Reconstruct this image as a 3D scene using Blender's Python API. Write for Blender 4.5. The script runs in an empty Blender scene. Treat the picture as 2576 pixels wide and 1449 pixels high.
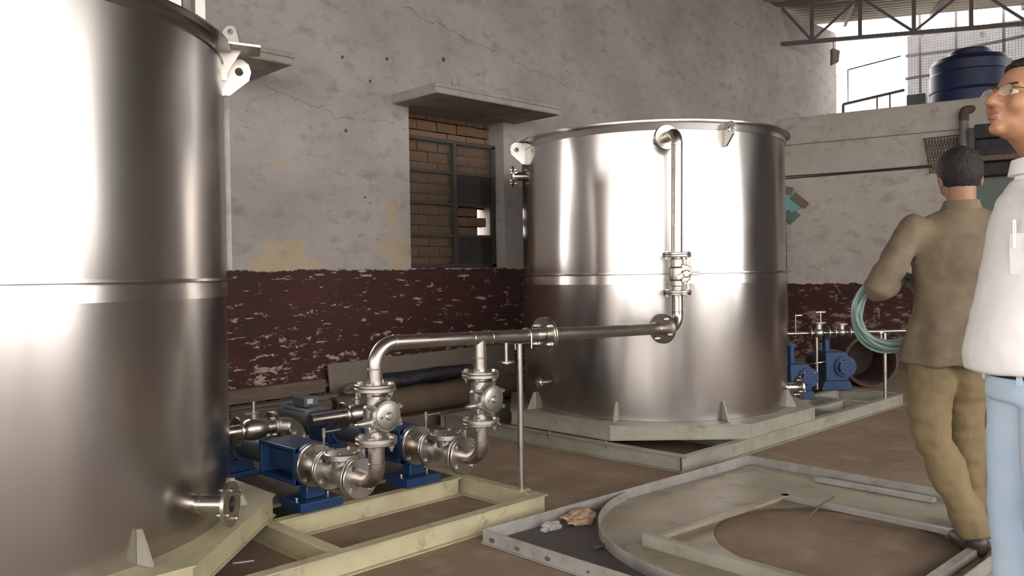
import bpy, bmesh, math, random
from mathutils import Vector, Matrix, noise
random.seed(7)
S = bpy.context.scene
COL = S.collection
V = Vector
# ---------------------------------------------------------------- camera
FPX, HC = 2070.0, 1.2
HD, PIT, ROLL = math.radians(45.6), math.atan(31.5 / 2070.0), 0.015
FW = V((math.cos(HD), math.sin(HD), 0)); RT = V((math.sin(HD), -math.cos(HD), 0)); UP = V((0, 0, 1))
CFW = FW * math.cos(PIT) - UP * math.sin(PIT); CUP = UP * math.cos(PIT) + FW * math.sin(PIT)
n_ = math.hypot(1, ROLL); rc, rs = 1 / n_, ROLL / n_
cx_, cy_, cz_ = RT * rc - CUP * rs, RT * rs + CUP * rc, -CFW
cd = bpy.data.cameras.new('camera'); cam = bpy.data.objects.new('camera', cd); COL.objects.link(cam)
cd.sensor_width = 36.0; cd.lens = 36.0 * FPX / 2576.0; cd.clip_start = 0.05; cd.clip_end = 300
cam.matrix_world = Matrix(((cx_.x, cy_.x, cz_.x, 0), (cx_.y, cy_.y, cz_.y, 0), (cx_.z, cy_.z, cz_.z, HC), (0, 0, 0, 1)))
S.camera = cam
# ---------------------------------------------------------------- sky and exposure
w = bpy.data.worlds.new('sky'); S.world = w; w.use_nodes = True
bg = w.node_tree.nodes['Background']; bg.inputs[0].default_value = (1.0, 0.965, 0.925, 1); bg.inputs[1].default_value = 6.5
S.view_settings.view_transform = 'Standard'; S.view_settings.look = 'None'
S.view_settings.exposure = 0.24; S.view_settings.gamma = 1.0; S.view_settings.use_curve_mapping = False

def at(f, r, z):            # a point f metres ahead and r metres to the right of where the photographer stands
    p = FW * f + RT * r; return V((p.x, p.y, z))

# ---------------------------------------------------------------- materials
MATS = {}
def mat(name, col, rough=0.6, metal=0.0, col2=None, nscale=4.0, lo=0.4, hi=0.65, stretch=(1, 1, 1), bump=0.0, bscale=30.0,
        aniso=0.0, trans=0.0, alpha=1.0, spec=0.5, rvar=0.0, col3=None, n3=2.0, lo3=0.5, hi3=0.7, bdist=0.02):
    m = bpy.data.materials.new(name); m.use_nodes = True; MATS[name] = m
    nt = m.node_tree; N = nt.nodes; L = nt.links; b = N['Principled BSDF']
    b.inputs['Base Color'].default_value = (*col, 1); b.inputs['Roughness'].default_value = rough
    b.inputs['Metallic'].default_value = metal; b.inputs['Specular IOR Level'].default_value = spec
    if trans: b.inputs['Transmission Weight'].default_value = trans
    if alpha < 1: b.inputs['Alpha'].default_value = alpha
    geo = N.new('ShaderNodeTexCoord'); mp = N.new('ShaderNodeMapping'); mp.inputs['Scale'].default_value = stretch
    L.new(geo.outputs['Object'], mp.inputs[0])
    def ramp(scale, l, h, det=6.0):
        t = N.new('ShaderNodeTexNoise'); t.inputs['Scale'].default_value = scale; t.inputs['Detail'].default_value = det
        t.inputs['Roughness'].default_value = 0.62
        L.new(mp.outputs[0], t.inputs['Vector']); r = N.new('ShaderNodeMapRange')
        r.inputs['From Min'].default_value = l; r.inputs['From Max'].default_value = h
        L.new(t.outputs['Fac'], r.inputs['Value']); return r.outputs['Result']
    cur = None
    if col2:
        f = ramp(nscale, lo, hi); mx = N.new('ShaderNodeMix'); mx.data_type = 'RGBA'
        mx.inputs[6].default_value = (*col, 1); mx.inputs[7].default_value = (*col2, 1)
        L.new(f, mx.inputs[0]); cur = mx.outputs[2]
        if rvar:
            rr = N.new('ShaderNodeMapRange'); rr.inputs['To Min'].default_value = rough; rr.inputs['To Max'].default_value = rough + rvar
            L.new(f, rr.inputs['Value']); L.new(rr.outputs['Result'], b.inputs['Roughness'])
    if col3:
        f = ramp(n3, lo3, hi3); mx = N.new('ShaderNodeMix'); mx.data_type = 'RGBA'
        if cur: L.new(cur, mx.inputs[6])
        else: mx.inputs[6].default_value = (*col, 1)
        mx.inputs[7].default_value = (*col3, 1); L.new(f, mx.inputs[0]); cur = mx.outputs[2]
    if cur: L.new(cur, b.inputs['Base Color'])
    if bump:
        f = ramp(bscale, 0, 1); bp = N.new('ShaderNodeBump'); bp.inputs['Strength'].default_value = bump
        bp.inputs['Distance'].default_value = bdist; L.new(f, bp.inputs['Height']); L.new(bp.outputs[0], b.inputs['Normal'])
    if aniso:
        b.inputs['Anisotropic'].default_value = aniso
        tg = N.new('ShaderNodeTangent'); tg.direction_type = 'RADIAL'; tg.axis = 'Z'; L.new(tg.outputs[0], b.inputs['Tangent'])
    return m

mat('tank_steel', (.60, .57, .55), .19, 1, (.47, .44, .42), 1.1, .35, .75, (1, 1, .35), rvar=.12)
def tank_waves():                                   # gentle unevenness of rolled sheet
    m = MATS['tank_steel']; N = m.node_tree.nodes; L = m.node_tree.links; b = N['Principled BSDF']
    tc = N.new('ShaderNodeTexCoord'); mp = N.new('ShaderNodeMapping'); mp.inputs['Scale'].default_value = (1, 1, .30); L.new(tc.outputs['Object'], mp.inputs[0])
    t = N.new('ShaderNodeTexNoise'); t.inputs['Scale'].default_value = 3.2; t.inputs['Detail'].default_value = .5; L.new(mp.outputs[0], t.inputs['Vector'])
    bp = N.new('ShaderNodeBump'); bp.inputs['Strength'].default_value = .8; bp.inputs['Distance'].default_value = .02; L.new(t.outputs['Fac'], bp.inputs['Height']); L.new(bp.outputs[0], b.inputs['Normal'])
tank_waves()
mat('pipe_steel', (.56, .52, .48), .27, 1, (.40, .36, .32), 7, .4, .8, rvar=.18)
mat('cast_steel', (.54, .51, .475), .42, 1, (.42, .40, .37), 14, .4, .75, bump=.15, bscale=160, bdist=.002)
mat('bolt_steel', (.66, .63, .58), .25, 1)
mat('dark_gasket', (.03, .028, .026), .8)
mat('red_gasket', (.30, .05, .03), .7)
mat('blue_paint', (.010, .040, .125), .36, 0, (.016, .052, .14), 9, .4, .7, col3=(.10, .10, .10), n3=5, lo3=.56, hi3=.8)
mat('dusty_blue', (.035, .055, .10), .5, 0, (.10, .095, .085), 5, .35, .75)
mat('motor_grey', (.095, .115, .125), .5, 0, (.13, .125, .115), 6, .4, .7)
mat('plate_dusty', (.12, .10, .085), .7, 0, (.17, .145, .12), 5, .4, .7)
mat('primer', (.50, .455, .285), .5, 0, (.40, .35, .235), 5, .42, .68, col3=(.17, .12, .08), n3=9, lo3=.58, hi3=.78, bump=.1, bscale=60, bdist=.003)
mat('primer_grey', (.35, .335, .275), .5, 0, (.27, .25, .20), 5, .42, .68, col3=(.16, .13, .10), n3=8, lo3=.6, hi3=.8)
mat('plate_grey', (.40, .35, .265), .5, .2, (.31, .26, .19), 3, .4, .7, col3=(.14, .11, .085), n3=6, lo3=.55, hi3=.85)
mat('galv_strip', (.42, .395, .37), .42, .3, (.30, .28, .255), 9, .4, .7, col3=(.2, .165, .14), n3=15, lo3=.6, hi3=.75)
mat('dark_sheet', (.085, .075, .075), .55, .2, (.13, .11, .10), 4, .4, .7)
mat('concrete', (.36, .33, .31), .85, 0, (.25, .21, .18), 5, .42, .7, bump=.4, bscale=40, bdist=.01)
mat('brick', (.20, .105, .055), .9, 0, (.20, .145, .10), 6, .4, .7, col3=(.075, .05, .036), n3=3, lo3=.45, hi3=.7, bump=.5, bscale=50, bdist=.01)
mat('mortar', (.03, .022, .018), .95)
mat('window_steel', (.055, .055, .048), .6, .2, (.08, .06, .045), 20, .4, .7)
mat('dirty_glass', (.16, .13, .10), .3, 0, alpha=.16, spec=.4)
mat('dark_pane', (.022, .018, .02), .3, 0, (.05, .04, .035), 6, .4, .8)
mat('truss_steel', (.085, .08, .085), .6, .2, (.11, .085, .07), 12, .4, .7)
mat('roof_sheet', (.38, .37, .33), .5, .35, (.30, .26, .21), 2, .4, .7)
mat('timber', (.115, .085, .062), .85, 0, (.17, .125, .09), 5, .4, .7, (1, 6, 6), bump=.3, bscale=25, bdist=.006)
mat('timber_pale', (.17, .135, .105), .85, 0, (.12, .09, .068), 4, .4, .7, (1, 5, 5), bump=.2, bscale=25, bdist=.005)
mat('board_brown', (.185, .15, .115), .8, 0, (.145, .115, .088), 3, .4, .7, col3=(.22, .19, .155), n3=1.5, lo3=.5, hi3=.75)
mat('wrapped_tube', (.14, .095, .06), .75, 0, (.10, .068, .045), 4, .4, .7)
mat('black_wrap', (.018, .018, .024), .28, 0, (.035, .035, .045), 8, .4, .7, bump=.8, bscale=14, bdist=.03)
mat('rust', (.085, .05, .038), .85, 0, (.12, .085, .07), 10, .4, .7)
mat('khaki_shirt', (.19, .148, .095), .9, 0, (.12, .09, .06), 5, .42, .66, bump=.35, bscale=9, bdist=.03)
mat('khaki_trousers', (.225, .167, .085), .9, 0, (.14, .105, .058), 5, .4, .7, (1, 1, .5), bump=.4, bscale=9, bdist=.03)
mat('white_shirt', (.95, .94, .93), .85, 0, bump=.3, bscale=7, bdist=.03)
mat('jeans', (.56, .72, .90), .85, 0, (.68, .80, .93), 6, .35, .7, (1, 1, .5), bump=.25, bscale=11, bdist=.02)
mat('jeans_inner', (.12, .19, .32), .9)
mat('skin', (.47, .245, .14), .5, 0, (.40, .19, .105), 7, .4, .7)
mat('skin_dark', (.33, .165, .105), .55, 0, (.27, .13, .08), 7, .4, .7)
mat('lips', (.36, .15, .12), .5)
mat('hair', (.012, .010, .011), .55, 0, (.028, .023, .022), 30, .4, .7, bump=.8, bscale=90, bdist=.01)
mat('belt', (.016, .014, .018), .35)
mat('leather', (.04, .028, .022), .45)
mat('eye_white', (.7, .66, .6), .3)
mat('eye_dark', (.02, .012, .01), .2)
mat('lens', (.85, .9, .9), .05, 0, alpha=.15)
mat('gold_wire', (.55, .47, .33), .25, 1)
mat('hose', (.30, .44, .41), .25, 0, (.36, .50, .47), 12, .4, .7, trans=.35)
mat('blue_tank', (.007, .018, .075), .5, 0, (.012, .012, .02), 1.2, .4, .62)
mat('teal_board', (.10, .145, .125), .7, 0, (.14, .15, .13), 4, .4, .7)
mat('teal_paper', (.16, .34, .33), .7)
mat('brown_paper', (.17, .115, .08), .85)
mat('black_junk', (.02, .016, .017), .7, 0, (.05, .042, .042), 7, .45, .7)
mat('pvc', (.19, .165, .16), .6)
mat('wire', (.10, .075, .055), .6, .3)
mat('cable', (.04, .032, .028), .7)
mat('white_mark', (.6, .58, .55), .6)
mat('pale_wall', (.115, .112, .115), .9, 0, (.085, .08, .08), 2, .4, .7, col3=(.015, .013, .013), n3=1.6, lo3=.56, hi3=.62, bump=.3, bscale=8)
mat('dark_brick_wall', (.085, .06, .05), .9, 0, (.06, .04, .035), 2, .4, .7)
mat('soil', (.15, .125, .10), .95, 0, (.11, .09, .07), .8, .4, .7)
mat('cast_label', (.62, .60, .55), .4, 1)

def floor_mat():
    m = mat('floor_concrete', (.30, .212, .145), .85, 0, (.215, .15, .103), 1.6, .38, .68, col3=(.37, .28, .205), n3=4.5, lo3=.5, hi3=.78, bump=.25, bscale=25, bdist=.01)
floor_mat()

def wall_mat(name, dado_z, base, base2, far=False):
    m = bpy.data.materials.new(name); m.use_nodes = True; MATS[name] = m
    nt = m.node_tree; N = nt.nodes; L = nt.links; b = N['Principled BSDF']; b.inputs['Roughness'].default_value = .9
    g = N.new('ShaderNodeNewGeometry'); sp = N.new('ShaderNodeSeparateXYZ'); L.new(g.outputs['Position'], sp.inputs[0])
    def nz(scale, st=(1, 1, 1), det=6, rough=.6, off=(0, 0, 0)):
        mp = N.new('ShaderNodeMapping'); mp.inputs['Scale'].default_value = st; mp.inputs['Location'].default_value = off; L.new(g.outputs['Position'], mp.inputs[0])
        t = N.new('ShaderNodeTexNoise'); t.inputs['Scale'].default_value = scale; t.inputs['Detail'].default_value = det; t.inputs['Roughness'].default_value = rough
        L.new(mp.outputs[0], t.inputs['Vector']); return t.outputs['Fac']
    def rng(x, a, c, lo=0, hi=1):
        r = N.new('ShaderNodeMapRange'); r.inputs[1].default_value = a; r.inputs[2].default_value = c; r.inputs[3].default_value = lo; r.inputs[4].default_value = hi
        L.new(x, r.inputs[0]); return r.outputs[0]
    def mth(op, x, y):
        q = N.new('ShaderNodeMath'); q.operation = op
        for i, k in enumerate((x, y)):
            if isinstance(k, (int, float)): q.inputs[i].default_value = k
            else: L.new(k, q.inputs[i])
        return q.outputs[0]
    def mix(f, a, c):
        q = N.new('ShaderNodeMix'); q.data_type = 'RGBA'
        L.new(f, q.inputs[0])
        for i, k in ((6, a), (7, c)):
            if isinstance(k, tuple): q.inputs[i].default_value = (*k, 1)
            else: L.new(k, q.inputs[i])
        return q.outputs[2]
    z = sp.outputs[2]
    pl = mix(rng(nz(1.3), .38, .66), base, base2)
    pl = mix(rng(nz(5, (1, 1, 1.6)), .52, .72), pl, tuple(c * .80 for c in base2))            # grime
    pl = mix(rng(nz(17, (.55, .55, 1.3), 8, .7, (3, 1, 2)), .63, .70), pl, tuple(c * .55 for c in base2))   # pits and chips
    if not far:
        low = mth('MULTIPLY', rng(z, 2.6, 1.35), .30)
        oc = rng(mth('ADD', nz(2.6, (1, 1, .9), 5, .6, (4.3, 0, 1.1)), low), .80, .84)
        pl = mix(mth('MULTIPLY', oc, .62), pl, (.47, .35, .19))                                 # ochre undercoat showing through
    edge = mth('ADD', z, rng(nz(6, (1, 1, 1), 5, .7), .3, .7, -.022, .022))
    dm = rng(edge, dado_z + .004, dado_z - .004)
    band = rng(z, .25, 1.1, .05, -.035)
    ch = rng(mth('ADD', nz(5.0, (1.25, 1.25, 2.9), 9, .74, (1.7, 0, .4)), band), .574, .583)
    ch2 = rng(nz(12, (.45, .45, 2.6), 4, .5, (8, 0, 2)), .655, .66)
    ch3 = rng(nz(9, (2.4, 2.4, .22), 4, .5, (2, 0, 5)), .70, .707)
    chips = mth('MAXIMUM', mth('MAXIMUM', ch, ch2), ch3)
    if far: chips = mth('MULTIPLY', chips, .55)
    red = mix(rng(nz(2.2, (1, 1, 1), 5), .35, .7), (.052, .0095, .0068), (.033, .0075, .006))
    dc = mix(chips, red, (.40, .29, .25))
    L.new(mix(dm, pl, dc), b.inputs['Base Color'])
    L.new(rng(dm, 0, 1, .92, .72), b.inputs['Roughness'])
    hsum = mth('ADD', mth('MULTIPLY', nz(7, (1, 1, 1.4), 8, .65), .8), mth('MULTIPLY', nz(2.2, (1, 1, 1), 3), 1.2))
    bp = N.new('ShaderNodeBump'); bp.inputs['Strength'].default_value = .75; bp.inputs['Distance'].default_value = .035
    L.new(hsum, bp.inputs['Height']); L.new(bp.outputs[0], b.inputs['Normal'])
wall_mat('wall_plaster', 1.267, (.405, .372, .355), (.32, .29, .275))
wall_mat('wall_far_plaster', 1.027, (.47, .43, .385), (.40, .36, .32), True)

# ---------------------------------------------------------------- mesh helpers
def basis(ax):
    ax = V(ax).normalized(); t = V((0, 0, 1)) if abs(ax.z) < .9 else V((1, 0, 0))
    x = t.cross(ax).normalized(); return x, ax.cross(x).normalized(), ax

class MB:
    def __init__(s): s.v = []; s.f = []
    def add(s, vs, fs):
        o = len(s.v); s.v += [V(q) for q in vs]; s.f += [tuple(i + o for i in f) for f in fs]; return s
    def box(s, a, b):
        (x0, y0, z0), (x1, y1, z1) = a, b
        return s.add([(x0, y0, z0), (x1, y0, z0), (x1, y1, z0), (x0, y1, z0), (x0, y0, z1), (x1, y0, z1), (x1, y1, z1), (x0, y1, z1)],
                     [(0, 3, 2, 1), (4, 5, 6, 7), (0, 1, 5, 4), (1, 2, 6, 5), (2, 3, 7, 6), (3, 0, 4, 7)])
    def bar(s, p0, p1, w, h, up=(0, 0, 1)):         # rectangular bar from p0 to p1
        p0, p1 = V(p0), V(p1); d = (p1 - p0).normalized(); u = V(up); x = d.cross(u)
        if x.length < 1e-4: x = d.cross(V((1, 0, 0)))
        x.normalize(); y = x.cross(d).normalized(); x = x * w / 2; y = y * h / 2
        q = [p + a + b for p in (p0, p1) for a, b in ((-x, -y), (x, -y), (x, y), (-x, y))]
        return s.add(q, [(0, 1, 2, 3), (7, 6, 5, 4), (0, 4, 5, 1), (1, 5, 6, 2), (2, 6, 7, 3), (3, 7, 4, 0)])
    def prof(s, poly, p0, p1, ex, ey):               # extrude a 2d outline from p0 to p1
        p0, p1, ex, ey = V(p0), V(p1), V(ex), V(ey); n = len(poly)
        vs = [p0 + ex * a + ey * b for a, b in poly] + [p1 + ex * a + ey * b for a, b in poly]
        return s.add(vs, [tuple(range(n))[::-1], tuple(range(n, 2 * n))] + [(i, (i + 1) % n, n + (i + 1) % n, n + i) for i in range(n)])
    def lathe(s, pr, o=(0, 0, 0), ax=(0, 0, 1), seg=32, a0=0, a1=None, sx=1, sy=1):
        o = V(o); x, y, z = basis(ax); full = a1 is None; n = seg if full else seg + 1; a1 = 2 * math.pi if full else a1
        rows = []; vs = []; fs = []
        for r, h in pr:
            if r < 1e-6: rows.append([len(vs)]); vs.append(o + z * h)
            else:
                rows.append(list(range(len(vs), len(vs) + n)))
                for i in range(n):
                    a = a0 + (a1 - a0) * i / seg; vs.append(o + x * (math.cos(a) * r * sx) + y * (math.sin(a) * r * sy) + z * h)
        for p, q in zip(rows, rows[1:]):
            for i in range(seg):
                j = (i + 1) % n
                if len(p) == 1 and len(q) == 1: continue
                if len(p) == 1: fs.append((p[0], q[j], q[i]))
                elif len(q) == 1: fs.append((p[i], p[j], q[0]))
                else: fs.append((p[i], p[j], q[j], q[i]))
        return s.add(vs, fs)
    def cyl(s, p0, p1, r, seg=20, r1=None):
        p0, p1 = V(p0), V(p1); h = (p1 - p0).length; r1 = r if r1 is None else r1
        return s.lathe([(0, 0), (r, 0), (r1, h), (0, h)], p0, p1 - p0, seg)
    def ball(s, c, r, seg=16, sc=(1, 1, 1)):
        c = V(c); t = MB(); k = seg // 2
        t.lathe([(math.sin(math.pi * i / k) * r, -math.cos(math.pi * i / k) * r) for i in range(k + 1)], (0, 0, 0), (0, 0, 1), seg)
        return s.add([c + V((q.x * sc[0], q.y * sc[1], q.z * sc[2])) for q in t.v], t.f)
    def tube(s, pts, r, seg=16, caps=True, hollow=0):
        pts = [V(p) for p in pts]; n = len(pts); rr = r if isinstance(r, (list, tuple)) else [r] * n
        tg = [(pts[min(i + 1, n - 1)] - pts[max(i - 1, 0)]).normalized() for i in range(n)]
        x, y, _ = basis(tg[0]); vs = []; fs = []
        for i in range(n):
            if i:
                ax = tg[i - 1].cross(tg[i])
                if ax.length > 1e-7:
                    q = Matrix.Rotation(math.atan2(ax.length, tg[i - 1].dot(tg[i])), 3, ax.normalized()); x = q @ x; y = q @ y
            for k in range(seg):
                a = 2 * math.pi * k / seg; vs.append(pts[i] + (x * math.cos(a) + y * math.sin(a)) * rr[i])
        for i in range(n - 1):
            for k in range(seg): fs.append((i * seg + k, i * seg + (k + 1) % seg, (i + 1) * seg + (k + 1) % seg, (i + 1) * seg + k))
        if caps: fs += [tuple(range(seg))[::-1], tuple(range((n - 1) * seg, n * seg))]
        return s.add(vs, fs)
    def holed(s, poly, c, r, o, ex, ey, t, seg=36):  # plate with outline poly and a round hole, thickness t along ex x ey
        o, ex, ey = V(o), V(ex), V(ey); ez = ex.cross(ey).normalized() * t; n = len(poly); out = []
        angs = sorted([2 * math.pi * i / seg for i in range(seg)] + [math.atan2(q[1] - c[1], q[0] - c[0]) % (2 * math.pi) for q in poly])
        for a in angs:
            dx, dy = math.cos(a), math.sin(a); best = None
            for i in range(n):
                (x0, y0), (x1, y1) = poly[i], poly[(i + 1) % n]; ux, uy = x1 - x0, y1 - y0; den = dx * uy - dy * ux
                if abs(den) < 1e-12: continue
                tt = ((x0 - c[0]) * uy - (y0 - c[1]) * ux) / den; uu = ((x0 - c[0]) * dy - (y0 - c[1]) * dx) / den
                if tt > 0 and -1e-6 <= uu <= 1 + 1e-6 and (best is None or tt > best): best = tt
            out.append(best or r * 1.5)
        m = len(angs); vs = []
        for k in (-.5, .5):
            for a, q in zip(angs, out): vs.append(o + ex * (c[0] + math.cos(a) * q) + ey * (c[1] + math.sin(a) * q) + ez * k)
            for a in angs: vs.append(o + ex * (c[0] + math.cos(a) * r) + ey * (c[1] + math.sin(a) * r) + ez * k)
        fs = []
        for i in range(m):
            j = (i + 1) % m
            fs += [(i, m + i, m + j, j), (2 * m + i, 2 * m + j, 3 * m + j, 3 * m + i), (i, j, 2 * m + j, 2 * m + i), (m + i, 3 * m + i, 3 * m + j, m + j)]
        return s.add(vs, fs)
    def mesh(s, name, m, off=V((0, 0, 0)), smooth=35):
        me = bpy.data.meshes.new(name); me.from_pydata([tuple(q - off) for q in s.v], [], s.f)
        bm = bmesh.new(); bm.from_mesh(me); bmesh.ops.recalc_face_normals(bm, faces=bm.faces); bm.to_mesh(me); bm.free()
        if smooth:
            me.polygons.foreach_set('use_smooth', [True] * len(me.polygons)); me.set_sharp_from_angle(angle=math.radians(smooth))
        me.materials.append(MATS[m]); return me
    def build(s, name, m, parent=None, smooth=35, bevel=0, label=None):
        off = root_loc(parent)
        o = bpy.data.objects.new(name, s.mesh(name, m, off, smooth)); COL.objects.link(o)
        if parent is not None: o.parent = parent
        if bevel:
            b = o.modifiers.new('bevel', 'BEVEL'); b.width = bevel; b.segments = 2; b.limit_method = 'ANGLE'; b.angle_limit = math.radians(40)
        if label: o['label'] = label
        return o

def root_loc(o):
    p = V((0, 0, 0))
    while o is not None: p = p + o.location; o = o.parent
    return p
def thing(name, label, cat, loc, group=None):
    o = bpy.data.objects.new(name, None); COL.objects.link(o); o.location = loc; o.empty_display_size = .1
    o['label'] = label; o['category'] = cat
    if group: o['group'] = group
    return o
def tag(o, label, cat, group=None, kind=None):
    o['label'] = label; o['category'] = cat
    if group: o['group'] = group
    if kind: o['kind'] = kind
    return o
def struct(o, label=None):
    o['kind'] = 'structure'
    if label: o['label'] = label
    return o
def sempty(name, loc, label=None):
    o = bpy.data.objects.new(name, None); COL.objects.link(o); o.location = loc; o['kind'] = 'structure'
    if label: o['label'] = label
    return o
def inst(src, name, parent, mw):                    # a copy that shares mesh data, placed at world matrix mw (parents only translate)
    o = bpy.data.objects.new(name, src); COL.objects.link(o); o.parent = parent
    o.matrix_local = Matrix.Translation(-root_loc(parent)) @ mw
    return o
def frame_at(p, ax, spin=0):
    x, y, z = basis(ax); m = Matrix(((x.x, y.x, z.x, p[0]), (x.y, y.y, z.y, p[1]), (x.z, y.z, z.z, p[2]), (0, 0, 0, 1)))
    return m @ Matrix.Rotation(spin, 4, 'Z')
def copy_tree(o, parent=None, shift=V((0, 0, 0))):
    c = o.copy(); COL.objects.link(c); c.parent = parent
    if parent is None: c.location = o.location + shift
    for ch in o.children: copy_tree(ch, c)
    return c
def fillet(pts, rad, n=8):
    pts = [V(p) for p in pts]; out = [pts[0]]
    for i in range(1, len(pts) - 1):
        a, b, c = pts[i - 1], pts[i], pts[i + 1]; d0 = (a - b).normalized(); d1 = (c - b).normalized()
        ang = d0.angle(d1); tl = rad / math.tan(ang / 2); ctr = b + (d0 + d1).normalized() * (rad / math.sin(ang / 2))
        p0, p1 = b + d0 * tl - ctr, b + d1 * tl - ctr; tot = p0.angle(p1); ax = p0.cross(p1).normalized()
        for k in range(n + 1): out.append(ctr + Matrix.Rotation(tot * k / n, 3, ax) @ p0)
    out.append(pts[-1]); return out

# bolts: head at +z, shank through, nut and thread end at -z
def bolt_mesh(name, r, L):
    b = MB(); b.lathe([(0, L / 2 + r * .9), (r * .85, L / 2 + r * .9), (r, L / 2 + r * .75), (r, L / 2), (r * .55, L / 2), (r * .55, -L / 2), (r, -L / 2), (r, -L / 2 - r * .9), (r * .55, -L / 2 - r * .9), (r * .5, -L / 2 - r * 2.0), (0, -L / 2 - r * 2.0)], seg=6)
    return b.mesh(name, 'bolt_steel', smooth=0)
BOLT = bolt_mesh('flange_bolt', .0125, .036)
BOLT_S = bolt_mesh('small_bolt', .009, .026)
def flange(parent, c, ax, R=.09, t=.018, r_in=.0, name='flange', mtl='pipe_steel', lip=True):
    c = V(c); b = MB()
    pr = [(r_in, -t / 2), (R - .003, -t / 2), (R, -t / 2 + .003), (R, t / 2 - .003), (R - .003, t / 2), (r_in, t / 2)]
    if r_in > 0: pr.append((r_in, -t / 2))
    b.lathe(pr, c, ax, 40); return b.build(name, mtl, parent)
def bolts(parent, c, ax, pcd, n, src=None, spin=.39):
    x, y, z = basis(ax)
    for k in range(n):
        a = spin + 2 * math.pi * k / n; p = V(c) + x * (pcd * math.cos(a)) + y * (pcd * math.sin(a))
        inst(src or BOLT, 'bolt', parent, frame_at(p, ax, k))
def weld(parent, c, ax, r):
    x, y, z = basis(ax); pts = []
    b = MB(); b.lathe([(r, -.004), (r + .0025, -.002), (r + .0025, .002), (r, .004)], c, ax, 28); return b.build('weld_seam', 'bolt_steel', parent)
# ================================================================ the building
VW = 5.6                                            # inner face of the left wall
m = MB(); m.box((-9.3, -6.3, -.12), (15.5, 6.0, 0)); struct(m.build('floor', 'floor_concrete', smooth=0), 'dusty brown concrete floor of the workshop')
m = MB(); m.box((-60, -60, -.30), (70, 70, -.125)); struct(m.build('ground', 'soil', smooth=0), 'bare pale ground outside the shed')

W1, W2 = (4.287, 5.40, 1.275, 2.645), (1.55, 2.69, 1.27, 2.645)
def wall_with_holes(m, u0, u1, z0, z1, holes, v0, v1):
    us = sorted({u0, u1} | {h[0] for h in holes} | {h[1] for h in holes})
    for a, b in zip(us, us[1:]):
        hs = [h for h in holes if h[0] <= a and h[1] >= b]
        if not hs: m.box((a, v0, z0), (b, v1, z1))
        else: m.box((a, v0, z0), (b, v1, hs[0][2])); m.box((a, v0, hs[0][3]), (b, v1, z1))
m = MB(); wall_with_holes(m, -9.0, 12.6, 0, 4.88, [W2, W1], VW, VW + .36)
bm_ = m; o = m.build('wall_left', 'wall_plaster', smooth=0)
struct(o, 'stained plaster wall with a chipped maroon painted dado')
# concrete sunshades over the two windows
for k, (a, b) in enumerate(((4.12, 5.57), (1.25, 2.875))):
    m = MB(); m.box((a, VW - .58, 2.645), (b, VW + .02, 2.727)); m.box((a - .012, VW - .592, 2.69), (b + .012, VW - .56, 2.727))
    struct(m.build('trim_%d' % (k + 1), 'concrete', bevel=.012), ['projecting concrete sunshade above the bricked-up window', 'projecting concrete sunshade behind the near tank'][k])

# window 1: steel frame, panes, brick infill behind
wv = VW + .13
win = sempty('window_1', (4.84, wv, W1[2]), 'old steel window with dirty panes, bricked up behind')
zb = (1.285, 1.57, 1.855, 2.14, 2.42); ul, um, ur = 4.29, 4.885, 5.39
m = MB()
for u in (ul + .02, ur - .02): m.box((u - .02, wv - .02, zb[0]), (u + .02, wv + .02, zb[4]))
for z in (zb[0] + .012, zb[4]): m.box((ul, wv - .02, z - .016), (ur, wv + .02, z + .016))
m.build('window_frame', 'window_steel', win, smooth=0)
m = MB(); m.box((um - .02, wv - .026, zb[0]), (um + .02, wv + .024, zb[4])); m.build('mullion', 'window_steel', win, smooth=0)
for z in zb[1:4]:
    for a, b in ((ul + .04, um - .02), (um + .02, ur - .04)):
        m = MB(); m.box((a, wv - .016, z - .013), (b, wv + .016, z + .013)); m.build('glazing_bar', 'window_steel', win, smooth=0)
for r in range(4):
    for c, (a, b) in enumerate(((ul + .04, um - .02), (um + .02, ur - .04))):
        if c == 1 and r == 1: continue              # the broken pane
        dark = c == 1 and r in (0, 2)
        m = MB(); m.box((a, wv - .003, zb[r] + .013), (b, wv + .003, zb[r + 1] - .013))
        m.build('pane', 'dark_pane' if dark else 'dirty_glass', win, smooth=0, label='blacked-out pane' if dark else None)
BR = MB(); BR.box((-.112, 0, -.042), (.112, .1, .042)); BRm = BR.mesh('brick', 'brick', smooth=0)
m = MB(); m.box((4.2, wv + .155, 1.2), (5.31, wv + .2, 2.7)); m.box((5.31, wv + .155, 1.2), (5.5, wv + .2, 1.50)); m.box((5.31, wv + .155, 1.84), (5.5, wv + .2, 2.7)); m.build('mortar_backing', 'mortar', win, smooth=0)
row = 0; z = 1.29
while z < 2.64:
    u = 4.18 + (.117 if row % 2 else 0)
    while u < 5.45:
        gap = 1.53 < z + .04 < 1.86
        if not (gap and u + .112 > 5.33):
            o = inst(BRm, 'brick', win, Matrix.Translation((u + .112, wv + .07 + random.uniform(-.006, .006), z + .042)) @ Matrix.Rotation(random.uniform(-.012, .012), 4, 'Y') @ Matrix.Scale(random.uniform(.97, 1.02), 4, (1, 0, 0)))
        u += .234
    z += .094; row += 1
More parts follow.
